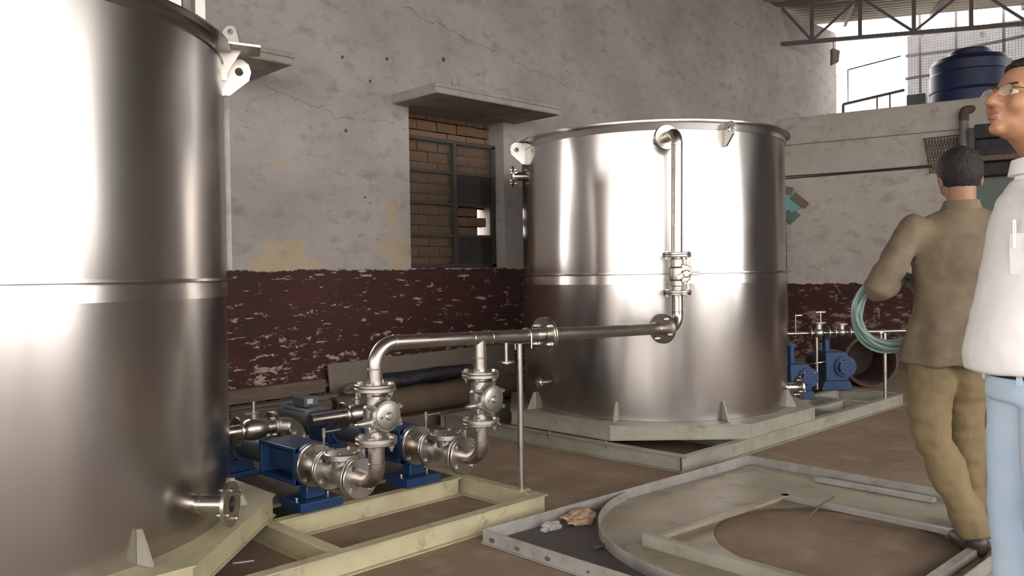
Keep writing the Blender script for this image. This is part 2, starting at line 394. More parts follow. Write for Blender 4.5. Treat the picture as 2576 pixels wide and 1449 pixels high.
# window 2 (beside the near tank, open to daylight): frame, bars and an added light-dimming pane
win = sempty('window_2', (2.1, wv, W2[2]), 'steel window beside the near tank, with an added light-dimming pane')
m = MB()
for u in (W2[0] + .02, W2[1] - .02): m.box((u - .02, wv - .02, W2[2]), (u + .02, wv + .02, W2[3]))
for z in (W2[2] + .02, W2[3] - .02): m.box((W2[0], wv - .02, z - .02), (W2[1], wv + .02, z + .02))
m.build('window_frame', 'window_steel', win, smooth=0)
for k in range(1, 3):
    u = W2[0] + (W2[1] - W2[0]) * k / 3; m = MB(); m.box((u - .01, wv - .01, W2[2]), (u + .01, wv + .01, W2[3])); m.build('window_bar', 'window_steel', win, smooth=0)

m = MB(); m.box((W2[0] + .04, wv - .003, W2[2] + .04), (W2[1] - .04, wv + .003, W2[3] - .04)); m.build('pane', 'dirty_glass', win, smooth=0)  # pane added to cut the daylight falling on the window jamb
# far partition wall (slightly skew), slab above it
FD = V((.2425, -.9702, 0)); FN = V((-.9702, -.2425, 0)); F0 = V((10.78, 5.6, 0))
def F(s, z, off=0): p = F0 + FD * s + FN * off; return V((p.x, p.y, z))
def fbox(m, s0, s1, z0, z1, o0, o1):
    q = [F(s, z, o) for z in (z0, z1) for s, o in ((s0, o0), (s1, o0), (s1, o1), (s0, o1))]
    return m.add(q, [(0, 3, 2, 1), (4, 5, 6, 7), (0, 1, 5, 4), (1, 2, 6, 5), (2, 3, 7, 6), (3, 0, 4, 7)])
m = MB(); fbox(m, -.12, 4.25, 0, 2.95, 0, -.25); o = struct(m.build('wall_far', 'wall_far_plaster', smooth=0), 'low beige partition wall with a dark red dado')
m = MB(); fbox(m, -.2, 4.25, 2.95, 3.32, .05, -.25); struct(m.build('trim_3', 'wall_far_plaster', bevel=.01), 'plastered concrete beam along the top of the partition')
m = MB(); fbox(m, -.5, 4.25, 3.20, 3.32, -.25, -6.0); struct(m.build('roof_slab', 'concrete', smooth=0), 'flat concrete slab behind the partition')
m = MB(); fbox(m, 5.0, 12.2, 0, 4.9, 0, -.25); struct(m.build('wall_back', 'dark_brick_wall', smooth=0), 'dark bare brick wall beyond the doorway')
m = MB(); m.box((9.2, -6.25, 0), (13.8, -6.0, 4.9)); struct(m.build('wall_right', 'dark_brick_wall', smooth=0), 'dark bare brick wall opposite the windows')
for k, (x, y) in enumerate(((2.5, -6.1), (-3.2, -6.1), (-9.0, -6.1), (-9.0, -.6), (-9.0, 5.75), (-9.0, 2.4), (-9.0, -3.4), (6.6, -6.1))):  # extra columns on the end side added as dark stripes for tank reflections
    m = MB(); m.box((x - .17, y - .17, 0), (x + .17, y + .17, 4.9)); struct(m.build('trim_%d' % (k + 4), 'concrete', bevel=.015), 'unseen concrete column at the open side of the shed')

for k, (a, b) in enumerate((((-9.12, -1.6, 0), (-8.95, 5.6, 1.05)), ((-9.12, -6.0, 0), (-8.95, -5.0, 1.05)), ((-8.9, -6.2, 0), (9.2, -6.02, 1.05)))):  # unseen low walls, added so the lower tank shells reflect something dark
    m = MB(); m.box(a, b); struct(m.build('trim_%d' % (k + 13), 'concrete', smooth=0), 'unseen low wall added along the open side to darken the tank reflections')

# corrugated roof: sheets run along the truss direction
TD = V((.4896, -.872, 0)); TE = V((.872, .4896, 0)); ZR = 5.02
ceil = sempty('ceiling', (3, 0, ZR), 'corrugated sheet roof of the shed')
e = -11.4; k = 0
while e < 13.6:
    e1 = min(e + 1.0, 13.7); em = (e + e1) / 2; t0 = (em * .4896 - 6.15) / .872; t1 = (em * .4896 + 6.6) / .872
    m = MB(); n = max(2, int(round((e1 + .03 - e) / .125 * 6))); vs = []
    for i in range(n + 1):
        ee = e + (e1 + .03 - e) * i / n; z = ZR + .02 * math.sin(2 * math.pi * ee / .125) + (k % 2) * .004
        for t in (t0, t1): p = TE * ee + TD * t; vs.append((p.x, p.y, z))
    m.add(vs, [(2 * i, 2 * i + 1, 2 * i + 3, 2 * i + 2) for i in range(n)])
    o = m.build('roof_sheet', 'roof_sheet', ceil, smooth=80); sm = o.modifiers.new('thick', 'SOLIDIFY'); sm.thickness = .003
    e = e1; k += 1
for t in (-3.4, -2.2, -1.0, .2, 1.4, 2.6, 3.8, 5.0, 6.2, 7.4):
    p0, p1 = TE * -11 + TD * t, TE * 13.6 + TD * t
    # keep purlins inside the roof outline
    lo = max(-11.3, (t * .872 - 6.4) / .4896); hi = min(13.6, (t * .872 + 6.1) / .4896)
    if hi - lo < 1: continue
    p0, p1 = TE * lo + TD * t, TE * hi + TD * t
    m = MB(); m.bar((p0.x, p0.y, ZR - .055), (p1.x, p1.y, ZR - .055), .045, .065); m.build('purlin', 'truss_steel', ceil, smooth=0)

# truss in view
T0 = V((10.845, 5.62, 4.39))
def T(s, z): p = T0 + TD * s; return V((p.x, p.y, z))
tr = thing('roof_truss', 'dark steel roof truss with diagonal web members above the partition', 'roof truss', T(0, 4.39))
m = MB(); m.bar(T(-.1, 4.39), T(5.2, 4.37), .055, .05); m.build('bottom_chord', 'truss_steel', tr, smooth=0)
m = MB(); m.bar(T(-.1, 4.94), T(5.2, 4.94), .055, .05); m.build('top_chord', 'truss_steel', tr, smooth=0)
for s in (.42, 1.04, 1.71, 2.40, 3.05, 3.7, 4.35, 5.0):
    m = MB(); m.bar(T(s, 4.37), T(s, 4.94), .05, .05, TD); m.build('truss_vertical', 'truss_steel', tr, smooth=0)
for a, b in ((0, .42), (1.04, .42), (1.04, 1.71), (2.4, 1.71), (2.4, 3.05), (3.7, 3.05), (3.7, 4.35)):
    m = MB(); m.bar(T(a, 4.93), T(b, 4.40), .028, .034, TD); m.build('truss_diagonal', 'truss_steel', tr, smooth=0)
m = MB(); p = T(5.05, 0); m.box((p.x - .08, p.y - .08, 0), (p.x + .08, p.y + .08, 4.95)); struct(m.build('trim_12', 'truss_steel', smooth=0), 'steel column carrying the truss')

# plugs, holes and cracks in the left wall's plaster
wl = bpy.data.objects['wall_left']
for (u, z, r) in ((3.64, 2.95, .02), (4.07, 3.01, .022), (4.68, 3.11, .03), (3.90, 2.80, .018), (3.66, 2.37, .022), (3.83, 1.85, .012)):
    m = MB(); r *= .62; m.lathe([(0, -.004), (r, -.004), (r * 1.1, .004), (r * .6, .002), (0, -.001)], (u, VW, z), (0, -1, 0), 12); m.build('wall_hole', 'rust', wl)
def crack(p0, p1, n, amp, wd, seed):
    m = MB(); pts = []
    for i in range(n + 1):
        t = i / n; pts.append(V((p0[0] + (p1[0] - p0[0]) * t, VW - .0015, p0[1] + (p1[1] - p0[1]) * t + amp * noise.noise(V((t * 7, seed, 0))) + amp * .5 * noise.noise(V((t * 23, seed, 3))))))
    vs = []
    for i, p in enumerate(pts):
        w_ = wd * (.35 + .65 * abs(noise.noise(V((i * .9, seed, 8)))) * 2) * (1 if 0 < i < n else .1); vs += [p - V((0, 0, w_ / 2)), p + V((0, 0, w_ / 2)), p + V((0, .004, -w_ / 2)), p + V((0, .004, w_ / 2))]
    fs = []
    for i in range(n): a = 4 * i; fs += [(a, a + 4, a + 5, a + 1), (a, a + 2, a + 6, a + 4), (a + 1, a + 5, a + 7, a + 3)]
    m.add(vs, fs); m.build('crack', 'rust', wl, smooth=0)
crack((4.25, 3.47), (5.35, 3.28), 60, .05, .005, 1)
crack((5.55, 3.24), (6.6, 3.10), 50, .05, .004, 4)
crack((2.95, 2.62), (3.75, 2.45), 46, .05, .0045, 7)
crack((3.6, 2.47), (4.15, 2.50), 36, .03, .0035, 11)
m = MB(); m.ball((4.80, VW - .01, 2.93), .035, 12, (1, .8, 1.4)); m.build('plaster_lump', 'concrete', wl)
# ================================================================ skids and tanks
def ibeam(m, p0, p1, h=.1, w=.06, z0=0.0):
    p0, p1 = V((p0[0], p0[1], z0)), V((p1[0], p1[1], z0)); d = (p1 - p0).normalized(); x = V((d.y, -d.x, 0)); t, b = .006, .004
    a = w / 2
    m.prof([(-a, 0), (a, 0), (a, t), (b, t), (b, h - t), (a, h - t), (a, h), (-a, h), (-a, h - t), (-b, h - t), (-b, t), (-a, t)], p0, p1, x, V((0, 0, 1)))
def skid(name, u0, u1, v0, v1, mids_u, mids_v, label, mtl, far=False):
    sk = thing(name, label, 'skid frame', ((u0 + u1) / 2, v0, 0), 'steel skid frames under the tanks')
    a = .03
    for v in (v0 + a, v1 - a):
        m = MB(); ibeam(m, (u0, v), (u1, v)); m.build('skid_beam', mtl, sk, smooth=0, bevel=.0015)
    for u in (u0 + a, u1 - a):
        m = MB(); ibeam(m, (u, v0 + .064), (u, v1 - .064)); m.build('skid_beam', mtl, sk, smooth=0, bevel=.0015)
    for (u, b0, b1) in mids_u:
        m = MB(); ibeam(m, (u, b0), (u, b1), h=.0985); m.build('cross_beam', mtl, sk, smooth=0, bevel=.0015)
    for (v, a0, a1) in mids_v:
        m = MB(); ibeam(m, (a0, v), (a1, v), h=.0985); m.build('cross_beam', mtl, sk, smooth=0, bevel=.0015)
    return sk
SKV0, SKV1 = 2.82, 5.16
skN = skid('tank_skid', -.47, 2.995, SKV0, SKV1, [(1.80, SKV0 + .064, SKV1 - .064), (.2, SKV0 + .064, SKV1 - .064)],
           [(3.44, 1.834, 2.93), (4.35, 1.834, 2.93)], 'pale yellow-green steel skid carrying the near tank and two pumps', 'primer')
skF = skid('tank_skid', 4.15, 7.60, 2.775, 5.10, [(6.32, 2.84, 5.03), (5.0, 2.84, 5.03), (6.95, 2.84, 3.33)],
           [(3.36, 6.35, 7.54), (4.3, 6.35, 7.54), (3.05, 6.35, 6.92)], 'dusty grey-green steel skid carrying the far tank', 'primer_grey')
for (u, v) in ((4.15, 3.4), (4.15, 3.9), (4.15, 4.4)):           # bolts hanging in the skid flange
    inst(BOLT_S, 'clip_bolt', skF, Matrix.Translation((u + .012, v, .094)))

def octagon(name, c, label, mtl):
    th = thing(name, label, 'base frame', (c[0], c[1], .1), 'octagonal base frames of the tanks')
    A = 1.13; k = 1 / math.cos(math.pi / 8)
    pr = [(A - .06, .101), (A, .101), (A, .107), (A - .012, .107), (A - .012, .193), (A, .193), (A, .2), (A - .30, .2), (A - .30, .194), (A - .018, .194), (A - .018, .107), (A - .06, .107), (A - .06, .101)]
    for i in range(8):
        a0 = math.pi / 8 + i * math.pi / 4; m = MB(); vs = []; n = len(pr) - 1
        for a in (a0, a0 + math.pi / 4 - .0012):
            for r, h in pr[:-1]: vs.append((c[0] + math.cos(a) * r * k, c[1] + math.sin(a) * r * k, h))
        m.add(vs, [tuple(range(n)), tuple(range(2 * n - 1, n - 1, -1))] + [(j, (j + 1) % n, n + (j + 1) % n, n + j) for j in range(n)])
        m.build('frame_side', mtl, th, smooth=0)
    return th
TL, TRr = V((.74, 3.97, 0)), V((5.36, 3.89, 0))
octagon('octagonal_base', TL, 'octagonal steel base frame under the near tank', 'primer')
octagon('octagonal_base', TRr, 'octagonal grey steel base frame under the far tank', 'primer_grey')

LUG = [(0, -.085), (.032, -.085), (.118, -.01), (.128, .03), (.118, .065), (.09, .085), (.06, .085), (0, .085)]
def tank(name, c, label, lugs, gussets, R=1.015, ztop=2.222):
    th = thing(name, label, 'tank', (c[0], c[1], .2), 'stainless steel round tanks')
    m = MB(); m.lathe([(0, .2015), (R, .2015), (R, 1.172), (R - .004, 1.172), (R - .004, .206), (0, .206)], c, seg=128); m.build('lower_shell', 'tank_steel', th, smooth=30)
    m = MB(); m.lathe([(R, 1.206), (R, ztop - .012), (R - .004, ztop - .012), (R - .004, 1.206), (R, 1.206)], c, seg=128); m.build('upper_shell', 'tank_steel', th, smooth=30)
    m = MB(); m.lathe([(R - .004, 1.128), (R + .0085, 1.128), (R + .003, 1.196), (R + .042, 1.196), (R + .042, 1.206), (R - .004, 1.206)], c, seg=128); m.build('middle_ring', 'tank_steel', th, smooth=30)
    m = MB(); m.lathe([(R + .0085, ztop - .062), (R + .003, ztop - .008), (R + .042, ztop - .008), (R + .042, ztop), (R - .06, ztop), (R - .06, ztop - .008), (R - .004, ztop - .008), (R - .004, ztop - .062), (R + .0085, ztop - .062)], c, seg=128); m.build('rim_flange', 'tank_steel', th, smooth=30)
    m = MB(); m.lathe([(0, ztop + .03), (R - .05, ztop + .004), (R - .05, ztop - .004), (0, ztop - .004)], c, seg=96); m.build('lid', 'pipe_steel', th, smooth=30)
    for a, sc in lugs:
        er = V((math.cos(a), math.sin(a), 0)); o = V((c[0], c[1], ztop - .095)) + er * (R + .003)
        m = MB(); m.holed([(x * sc, y * sc) for x, y in LUG], (.075 * sc, .028 * sc), .019 * sc, o, er, V((0, 0, 1)), .014)
        m.bar(o + V((0, 0, -.09 * sc)), o + V((0, 0, .085 * sc)), .034, .006, er); m.build('lifting_lug', 'cast_steel', th)
    for a in gussets:
        er = V((math.cos(a), math.sin(a), 0)); et = V((-er.y, er.x, 0)); o = V((c[0], c[1], .2012)) + er * (R + .001)
        m = MB(); m.prof([(0, 0), (.075, 0), (.018, .125), (0, .125)], o - et * .006, o + et * .006, er, V((0, 0, 1))); m.build('gusset', 'primer_grey', th, smooth=0)
    return th
def nozzle(th, c, a, z, L, r, RF, R=1.015, name='nozzle', nb=4, er=None):
    er = er or V((math.cos(a), math.sin(a), 0)); b = V((c[0], c[1], z)) + V((math.cos(a), math.sin(a), 0)) * (R - .03)
    m = MB(); m.lathe([(r, 0), (r, L + .03), (r - .004, L + .03), (r - .004, 0)], b, er, 28); nz = m.build(name, 'pipe_steel', th)
    e = b + er * (L + .03)
    m = MB(); m.lathe([(r - .004, -.007), (RF, -.007), (RF, .007), (r - .004, .007), (r - .004, -.007)], e, er, 36); fl = m.build('flange', 'pipe_steel', th)
    bolts(fl, e, er, RF - .022, nb, BOLT_S)
    weld(nz, b + er * (.03 + .02), er, r)
    return th
angs = lambda c, p: math.atan2(p[1] - c[1], p[0] - c[0])
nt_ = tank('storage_tank', TL, 'large near stainless steel tank cropped by the left edge', [(angs(TL, (1.69, 3.62)), 1.0), (-2.2, 1.0), (2.6, 1.0)],
           [angs(TL, (1.071, 2.995)), angs(TL, (1.656, 3.473)) - .02, angs(TL, (1.7, 4.3)), -1.9], R=1.025)
nozzle(nt_, TL, angs(TL, (1.36, 3.14)), .325, .135, .036, .088, name='outlet_nozzle', er=V((.68, -.73, 0)).normalized(), nb=4)
# bracket plate with upright eye on the near tank's rim, posts and bridge on top
a = angs(TL, (1.66, 3.52)); er = V((math.cos(a), math.sin(a), 0)); et = V((-er.y, er.x, 0)); o = V((TL.x, TL.y, 2.226)) + er * .99
m = MB(); m.add([o + er * x + et * y + V((0, 0, z)) for z in (0, .01) for x, y in ((-.02, -.12), (.20, -.07), (.20, .09), (-.02, .14))], [(0, 3, 2, 1), (4, 5, 6, 7), (0, 1, 5, 4), (1, 2, 6, 5), (2, 3, 7, 6), (3, 0, 4, 7)])
m.build('bracket_plate', 'cast_steel', nt_, smooth=0)
m = MB(); m.prof([(.03, 0), (.12, 0), (.055, -.11), (.055, -.14), (.02, -.14), (.02, -.02)], o - et * .005, o + et * .005, er, V((0, 0, 1))); m.build('bracket_rib', 'cast_steel', nt_, smooth=0)
vw = (RT * .96 + FW * .28).normalized()
m = MB(); m.holed([(-.045, 0), (.05, 0), (.032, .075), (.018, .092), (-.008, .092), (-.026, .075)], (.006, .066), .0125, o + er * .07 + V((0, 0, .012)), RT, V((0, 0, 1)), .012); m.build('lifting_eye', 'cast_steel', nt_)
for (pu, pv, s) in ((1.45, 3.275, .045), (1.315, 3.195, .05)):
    m = MB(); m.box((pu - s / 2, pv - s / 2, 2.228), (pu + s / 2, pv + s / 2, 2.75)); m.box((pu - .045, pv - .045, 2.222), (pu + .045, pv + .045, 2.234)); m.build('bridge_post', 'cast_steel', nt_, smooth=0, bevel=.003)
m = MB(); m.bar((1.50, 3.31, 2.72), (.0, 4.6, 2.72), .1, .06); m.build('bridge_beam', 'cast_steel', nt_, smooth=0)
m = MB(); m.cyl((1.362, 3.245, 2.226), (1.362, 3.245, 2.8), .013, 14); m.build('dip_pipe', 'pipe_steel', nt_)
m = MB(); m.bar((1.29, 3.20, 2.235), (1.02, 3.35, 2.45), .03, .02); m.build('bridge_brace', 'cast_steel', nt_, smooth=0)

ft = tank('storage_tank', TRr, 'far stainless steel tank with a vertical inlet pipe on its front', [(math.radians(149), .95), (math.radians(245), .95), (.5, 1.0)],
          [angs(TRr, (4.314, 3.466)), angs(TRr, (4.874, 2.931)), angs(TRr, (5.69, 2.9)), angs(TRr, (4.40, 4.28)), 1.2])
nozzle(ft, TRr, math.radians(139), 1.975, .075, .033, .082, name='vent_nozzle')
nozzle(ft, TRr, angs(TRr, (5.95, 2.92)), .31, .10, .036, .085, er=V((.8, -.6, 0)).normalized(), name='outlet_nozzle')
nozzle(ft, TRr, angs(TRr, (4.36, 4.10)), .42, .07, .012, .04, er=V((-.9, .43, 0)).normalized(), name='sample_nozzle', nb=4)
# ================================================================ pipework
VH = 2.98; U1, U2 = 2.075, 2.692
hz = lambda u: .905 - .026 * (u - 2.4)
R_ = .0325
hd = thing('discharge_header', 'long horizontal stainless header pipe with a left elbow and two drop legs', 'pipe', (2.4, VH, .72))
m = MB(); m.tube(fillet([(U1, VH, .735), (U1, VH, hz(U1)), (3.135, VH, hz(3.135))], .1, 12), R_, 28); m.build('header_pipe', 'pipe_steel', hd)
m = MB(); m.tube([(U2, VH, .735), (U2, VH, hz(U2) - .005)], R_ - .002, 28); m.build('tee_branch', 'pipe_steel', hd)
for c, ax in (((U1, VH, .80), (0, 0, 1)), ((U1 + .105, VH, hz(2.2)), (1, 0, 0)), ((U2 - .05, VH, hz(2.64)), (1, 0, 0)), ((U2 + .07, VH, hz(2.76)), (1, 0, 0)), ((3.09, VH, hz(3.09)), (1, 0, 0))): weld(hd, c, ax, R_)
weld(hd, (U2, VH, .80), (0, 0, 1), R_ - .002)
for u in (U1, U2):
    fl = flange(hd, (u, VH, .7315), (0, 0, 1), .09, .014); bolts(fl, (u, VH, .72), (0, 0, 1), .07, 4, spin=.6)
fe = flange(hd, (3.145, VH, hz(3.145)), (1, 0, 0), .092, .014); bolts(fe, (3.153, VH, hz(3.15)), (1, 0, 0), .068, 4, spin=.78)
m = MB(); m.cyl((2.87, VH, hz(2.87) - .03), (2.87, VH, hz(2.87) - .125), .0095, 14); ds = m.build('drain_stub', 'pipe_steel', hd)
m = MB(); m.lathe([(0, -.006), (.042, -.006), (.042, .002), (0, .002)], (2.87, VH, hz(2.87) - .125), (0, 0, 1), 28); m.lathe([(0, -.014), (.012, -.014), (.012, -.006), (0, -.006)], (2.87, VH, hz(2.87) - .125), (0, 0, 1), 6); m.build('blind_disc', 'pipe_steel', ds)

st = thing('pipe_stand', 'slim upright steel post with a U-clamp holding the header pipe', 'pipe stand', (2.965, VH, .1))
m = MB(); m.cyl((2.965, VH, .101), (2.965, VH, hz(2.97) - .036), .0155, 20); m.build('post', 'pipe_steel', st)
m = MB(); m.box((2.90, VH - .03, hz(2.97) - .0375), (3.06, VH + .03, hz(2.97) - .0335)); m.build('saddle_plate', 'pipe_steel', st, smooth=0)
m = MB(); m.box((2.925, VH - .03, .1005), (3.0, VH + .03, .105)); m.build('foot_plate', 'primer', st, smooth=0)
cu = 3.015; pts = [V((cu, VH + .038 * math.cos(a), hz(cu) + .038 * math.sin(a))) for a in [math.pi * i / 14 for i in range(15)]]
pts = [V((cu, VH + .038, hz(cu) - .065))] + pts + [V((cu, VH - .038, hz(cu) - .065))]
m = MB(); m.tube(pts, .004, 10); m.build('u_bolt', 'bolt_steel', st)
m = MB(); m.cyl((2.915, VH - .02, hz(2.9) - .036), (2.915, VH - .02, hz(2.9) - .068), .004, 8); m.build('clamp_stud', 'bolt_steel', st)

sp = thing('pipe_spool', 'straight stainless pipe spool flanged at both ends in front of the far tank', 'pipe', (3.7, VH, .8))
m = MB(); m.tube([(3.165, VH, hz(3.165)), (4.205, VH, hz(4.205))], R_ + .002, 28); m.build('spool_pipe', 'pipe_steel', sp)
flange(sp, (3.1615, VH, hz(3.16)), (1, 0, 0), .092, .014); weld(sp, (4.16, VH, hz(4.16)), (1, 0, 0), R_ + .002)
f = flange(sp, (4.2065, VH, hz(4.2)), (1, 0, 0), .092, .014); bolts(f, (4.215, VH, hz(4.2)), (1, 0, 0), .07, 4, spin=.5)

UR, VR = 4.384, 2.985; RR = .0355
rz = hz(4.25)
lo = thing('lower_riser', 'short stainless elbow pipe rising from the spool to the riser valve', 'pipe', (UR, VR, .86))
m = MB(); m.tube(fillet([(4.225, VH, rz), (UR, VR, rz), (UR, VR, 1.075)], .085, 12), RR, 28); m.build('elbow_pipe', 'pipe_steel', lo)
flange(lo, (4.2225, VH, rz), (1, 0, 0), .092, .014); weld(lo, (UR, VR, .955), (0, 0, 1), RR)
f = flange(lo, (UR, VR, 1.068), (0, 0, 1), .09, .012); bolts(f, (UR, VR, 1.078), (0, 0, 1), .072, 6, BOLT_S, .2)

bv = thing('ball_valve', 'stainless ball valve in the vertical inlet pipe of the far tank', 'valve', (UR, VR, 1.075))
m = MB(); m.lathe([(.034, 1.08), (.034, 1.115), (.042, 1.12), (.042, 1.15), (.052, 1.16), (.056, 1.195), (.052, 1.23), (.042, 1.24), (.042, 1.285), (.036, 1.29), (.036, 1.31)], (UR, VR, 0), (0, 0, 1), 24); m.build('valve_body', 'cast_steel', bv)
f = flange(bv, (UR, VR, 1.083), (0, 0, 1), .09, .016, mtl='cast_steel')
f = flange(bv, (UR, VR, 1.308), (0, 0, 1), .09, .016, mtl='cast_steel'); bolts(f, (UR, VR, 1.317), (0, 0, 1), .072, 6, BOLT_S, .2)
dv = (RT * .97 - FW * .25).normalized()
c = V((UR, VR, 1.195))
m = MB(); m.prof([(.03, -.06), (.075, -.045), (.095, 0), (.078, .05), (.03, .062)], c - V((-dv.y, dv.x, 0)) * .035, c + V((-dv.y, dv.x, 0)) * .035, dv, V((0, 0, 1))); m.build('actuator_bracket', 'cast_steel', bv, bevel=.004)
dn = -V((-dv.y, dv.x, 0)); dn = dn if dn.dot(FW) < 0 else -dn
m = MB(); m.lathe([(0, .03), (.018, .03), (.024, .024), (.024, 0), (0, 0)], c + dv * .062 + dn * .03, dn, 20); m.build('stem_cap', 'bolt_steel', bv)
m = MB(); m.bar(c + dv * .08, c + dv * .135, .02, .02); m.build('lever_stub', 'cast_steel', bv, smooth=0, bevel=.003)
for zz in (-.068, .07): inst(BOLT, 'bolt', bv, Matrix.Translation(c + dv * .065 + V((0, 0, zz))))
m = MB(); m.bar(c - dv * .0 + dn * .05 + V((0, 0, -.03)), c + dv * .06 + dn * .045 + V((0, 0, .005)), .012, .03); m.build('valve_rib', 'cast_steel', bv, smooth=0, bevel=.003)

ND = V((.55, .835, 0)).normalized(); ztop = 2.085
up = thing('upper_riser', 'tall vertical stainless pipe bending into the far tank near its rim', 'pipe', (UR, VR, 1.32))
top = V((UR + .012, VR - .004, ztop)); ep = top + ND * .17
m = MB(); m.tube(fillet([(UR, VR, 1.325), top, ep], .068, 12), RR, 28); m.build('riser_pipe', 'pipe_steel', up)
weld(up, (UR + .011, VR - .004, ztop - .072), (0, 0, 1), RR)
flange(up, (UR, VR, 1.323), (0, 0, 1), .09, .013)
f = flange(up, ep, ND, .082, .014); bolts(f, ep + ND * .008, ND, .06, 4, BOLT_S, .5)
m = MB(); m.tube([ep + ND * .009, ep + ND * .20], RR, 24); m.build('inlet_nozzle', 'pipe_steel', ft)
flange(ft, ep + ND * .0165, ND, .082, .014, name='inlet_flange')

# gear operated valves under the header
def gear_valve(u, label):
    g = thing('gear_valve', label, 'valve', (u, VH, .48), 'gear operated valves below the header')
    f = flange(g, (u, VH, .714), (0, 0, 1), .091, .018, mtl='cast_steel')
    f2 = flange(g, (u, VH, .497), (0, 0, 1), .091, .018, mtl='cast_steel'); bolts(f2, (u, VH, .4875), (0, 0, 1), .07, 4, spin=.6)
    m = MB(); m.lathe([(.034, .505), (.034, .53), (.046, .54), (.046, .57), (.054, .58), (.054, .635), (.046, .645), (.046, .685), (.034, .69), (.034, .706)], (u, VH, 0), (0, 0, 1), 20)
    m.build('valve_body', 'cast_steel', g)
    c = V((u, VH, .605)); d = V((0, -1, 0))
    m = MB(); m.lathe([(0, .03), (.05, .03), (.066, .048), (.070, .056), (.070, .082), (.066, .090), (0, .092)], c, d, 32); h = m.build('gear_housing', 'cast_steel', g)
    m = MB(); m.lathe([(0, .091), (.060, .091), (.060, .096), (.055, .099), (.018, .1), (.012, .106), (0, .107)], c, d, 32); m.build('gear_cover', 'cast_steel', h)
    x, y, z = basis(d)
    for k in range(6):
        a = .5 + k * math.pi / 3; p = c + x * (.076 * math.cos(a)) + y * (.076 * math.sin(a))
        m = MB(); m.cyl(p + d * .05, p + d * .085, .011, 12); m.build('bolt_boss', 'cast_steel', h)
        inst(BOLT_S, 'bolt', h, frame_at(p + d * .076, d))
    s0 = c + V((-.03, -.06, -.052 + .03)); s1 = s0 + V((-.105, 0, 0))
    m = MB(); m.cyl(s0, s1 + V((.03, 0, 0)), .021, 18); m.cyl(s1 + V((.03, 0, 0)), s1, .017, 18, r1=.012); m.build('input_shaft', 'cast_steel', g)
    m = MB(); m.cyl(s1, s1 + V((-.018, 0, 0)), .007, 10); m.build('shaft_end', 'bolt_steel', g)
    m = MB(); m.bar(c + V((-.085, -.055, -.055)), c + V((.0, -.055, -.045)), .035, .03); m.build('gear_arm', 'cast_steel', g, smooth=0, bevel=.006)
    m = MB(); m.cyl(c + V((-.02, -.09, -.0)), c + V((-.045, -.1, -.002)), .006, 10); m.build('stop_screw', 'bolt_steel', g)
    return g
gear_valve(U1, 'left gear-operated valve hanging below the header elbow')
gear_valve(U2, 'right gear-operated valve below the header tee')

ZA = .302
def outlet(u, label, gasket):
    t = thing('outlet_elbow', label, 'pipe', (u, VH, .3), 'elbow pipes between valves and check valves')
    m = MB(); m.tube(fillet([(u, VH, .478), (u, VH, ZA), (u, 3.105, ZA)], .082, 12), .036, 28); m.build('elbow_pipe', 'pipe_steel', t)
    flange(t, (u, VH, .480), (0, 0, 1), .091, .014); weld(t, (u, VH, .388), (0, 0, 1), .036)
    f = flange(t, (u, 3.108, ZA), (0, 1, 0), .093, .014); bolts(f, (u, 3.120, ZA), (0, -1, 0), .07, 4, spin=.75)
    m = MB(); m.lathe([(0, -.003), (.08, -.003), (.08, .003), (0, .003)], (u, 3.119, ZA), (0, 1, 0), 32); m.build('gasket', gasket, t)
    return t
outlet(U1, 'stainless elbow under the left gear valve', 'dark_gasket')
outlet(U2, 'stainless elbow with a red gasket under the right gear valve', 'red_gasket')

def check_valve(u, label):
    t = thing('check_valve', label, 'valve', (u, 3.24, ZA), 'check valves in front of the pumps')
    m = MB(); m.lathe([(.04, 3.13), (.04, 3.15), (.05, 3.165), (.062, 3.20), (.066, 3.24), (.062, 3.28), (.05, 3.315), (.042, 3.335), (.042, 3.355)], (u, 0, ZA), (0, 1, 0), 28); m.build('valve_body', 'cast_steel', t)
    flange(t, (u, 3.131, ZA), (0, 1, 0), .093, .016, mtl='cast_steel'); f = flange(t, (u, 3.352, ZA), (0, 1, 0), .093, .016, mtl='cast_steel')
    bolts(f, (u, 3.362, ZA), (0, -1, 0), .07, 4, spin=.75)
    m = MB(); m.cyl((u, 3.24, ZA + .03), (u, 3.24, ZA + .085), .058, 24); m.build('valve_neck', 'cast_steel', t)
    m = MB(); m.lathe([(0, .070), (.084, .070), (.088, .074), (.088, .096), (.08, .102), (0, .106)], (u, 3.24, ZA), (0, 0, 1), 32); cv = m.build('valve_cover', 'cast_steel', t)
    bolts(cv, (u, 3.24, ZA + .090), (0, 0, 1), .074, 6, BOLT_S, .2)
    m = MB(); m.cyl((u + .062, 3.172, ZA + .045), (u + .062, 3.172, ZA + .115), .010, 12); m.build('bleed_plug', 'bolt_steel', t)
    for k in range(4):                                   # cast size marks down the cheek of the body
        m = MB(); zz = ZA + .03 - k * .018; m.bar((u + .052, 3.195, zz), (u + .057, 3.185, zz), .010, .006); m.build('cast_mark', 'cast_label', t, smooth=0)
    return t
check_valve(U1, 'left swing check valve between elbow and blue pump')
check_valve(U2, 'right swing check valve between elbow and blue pump')

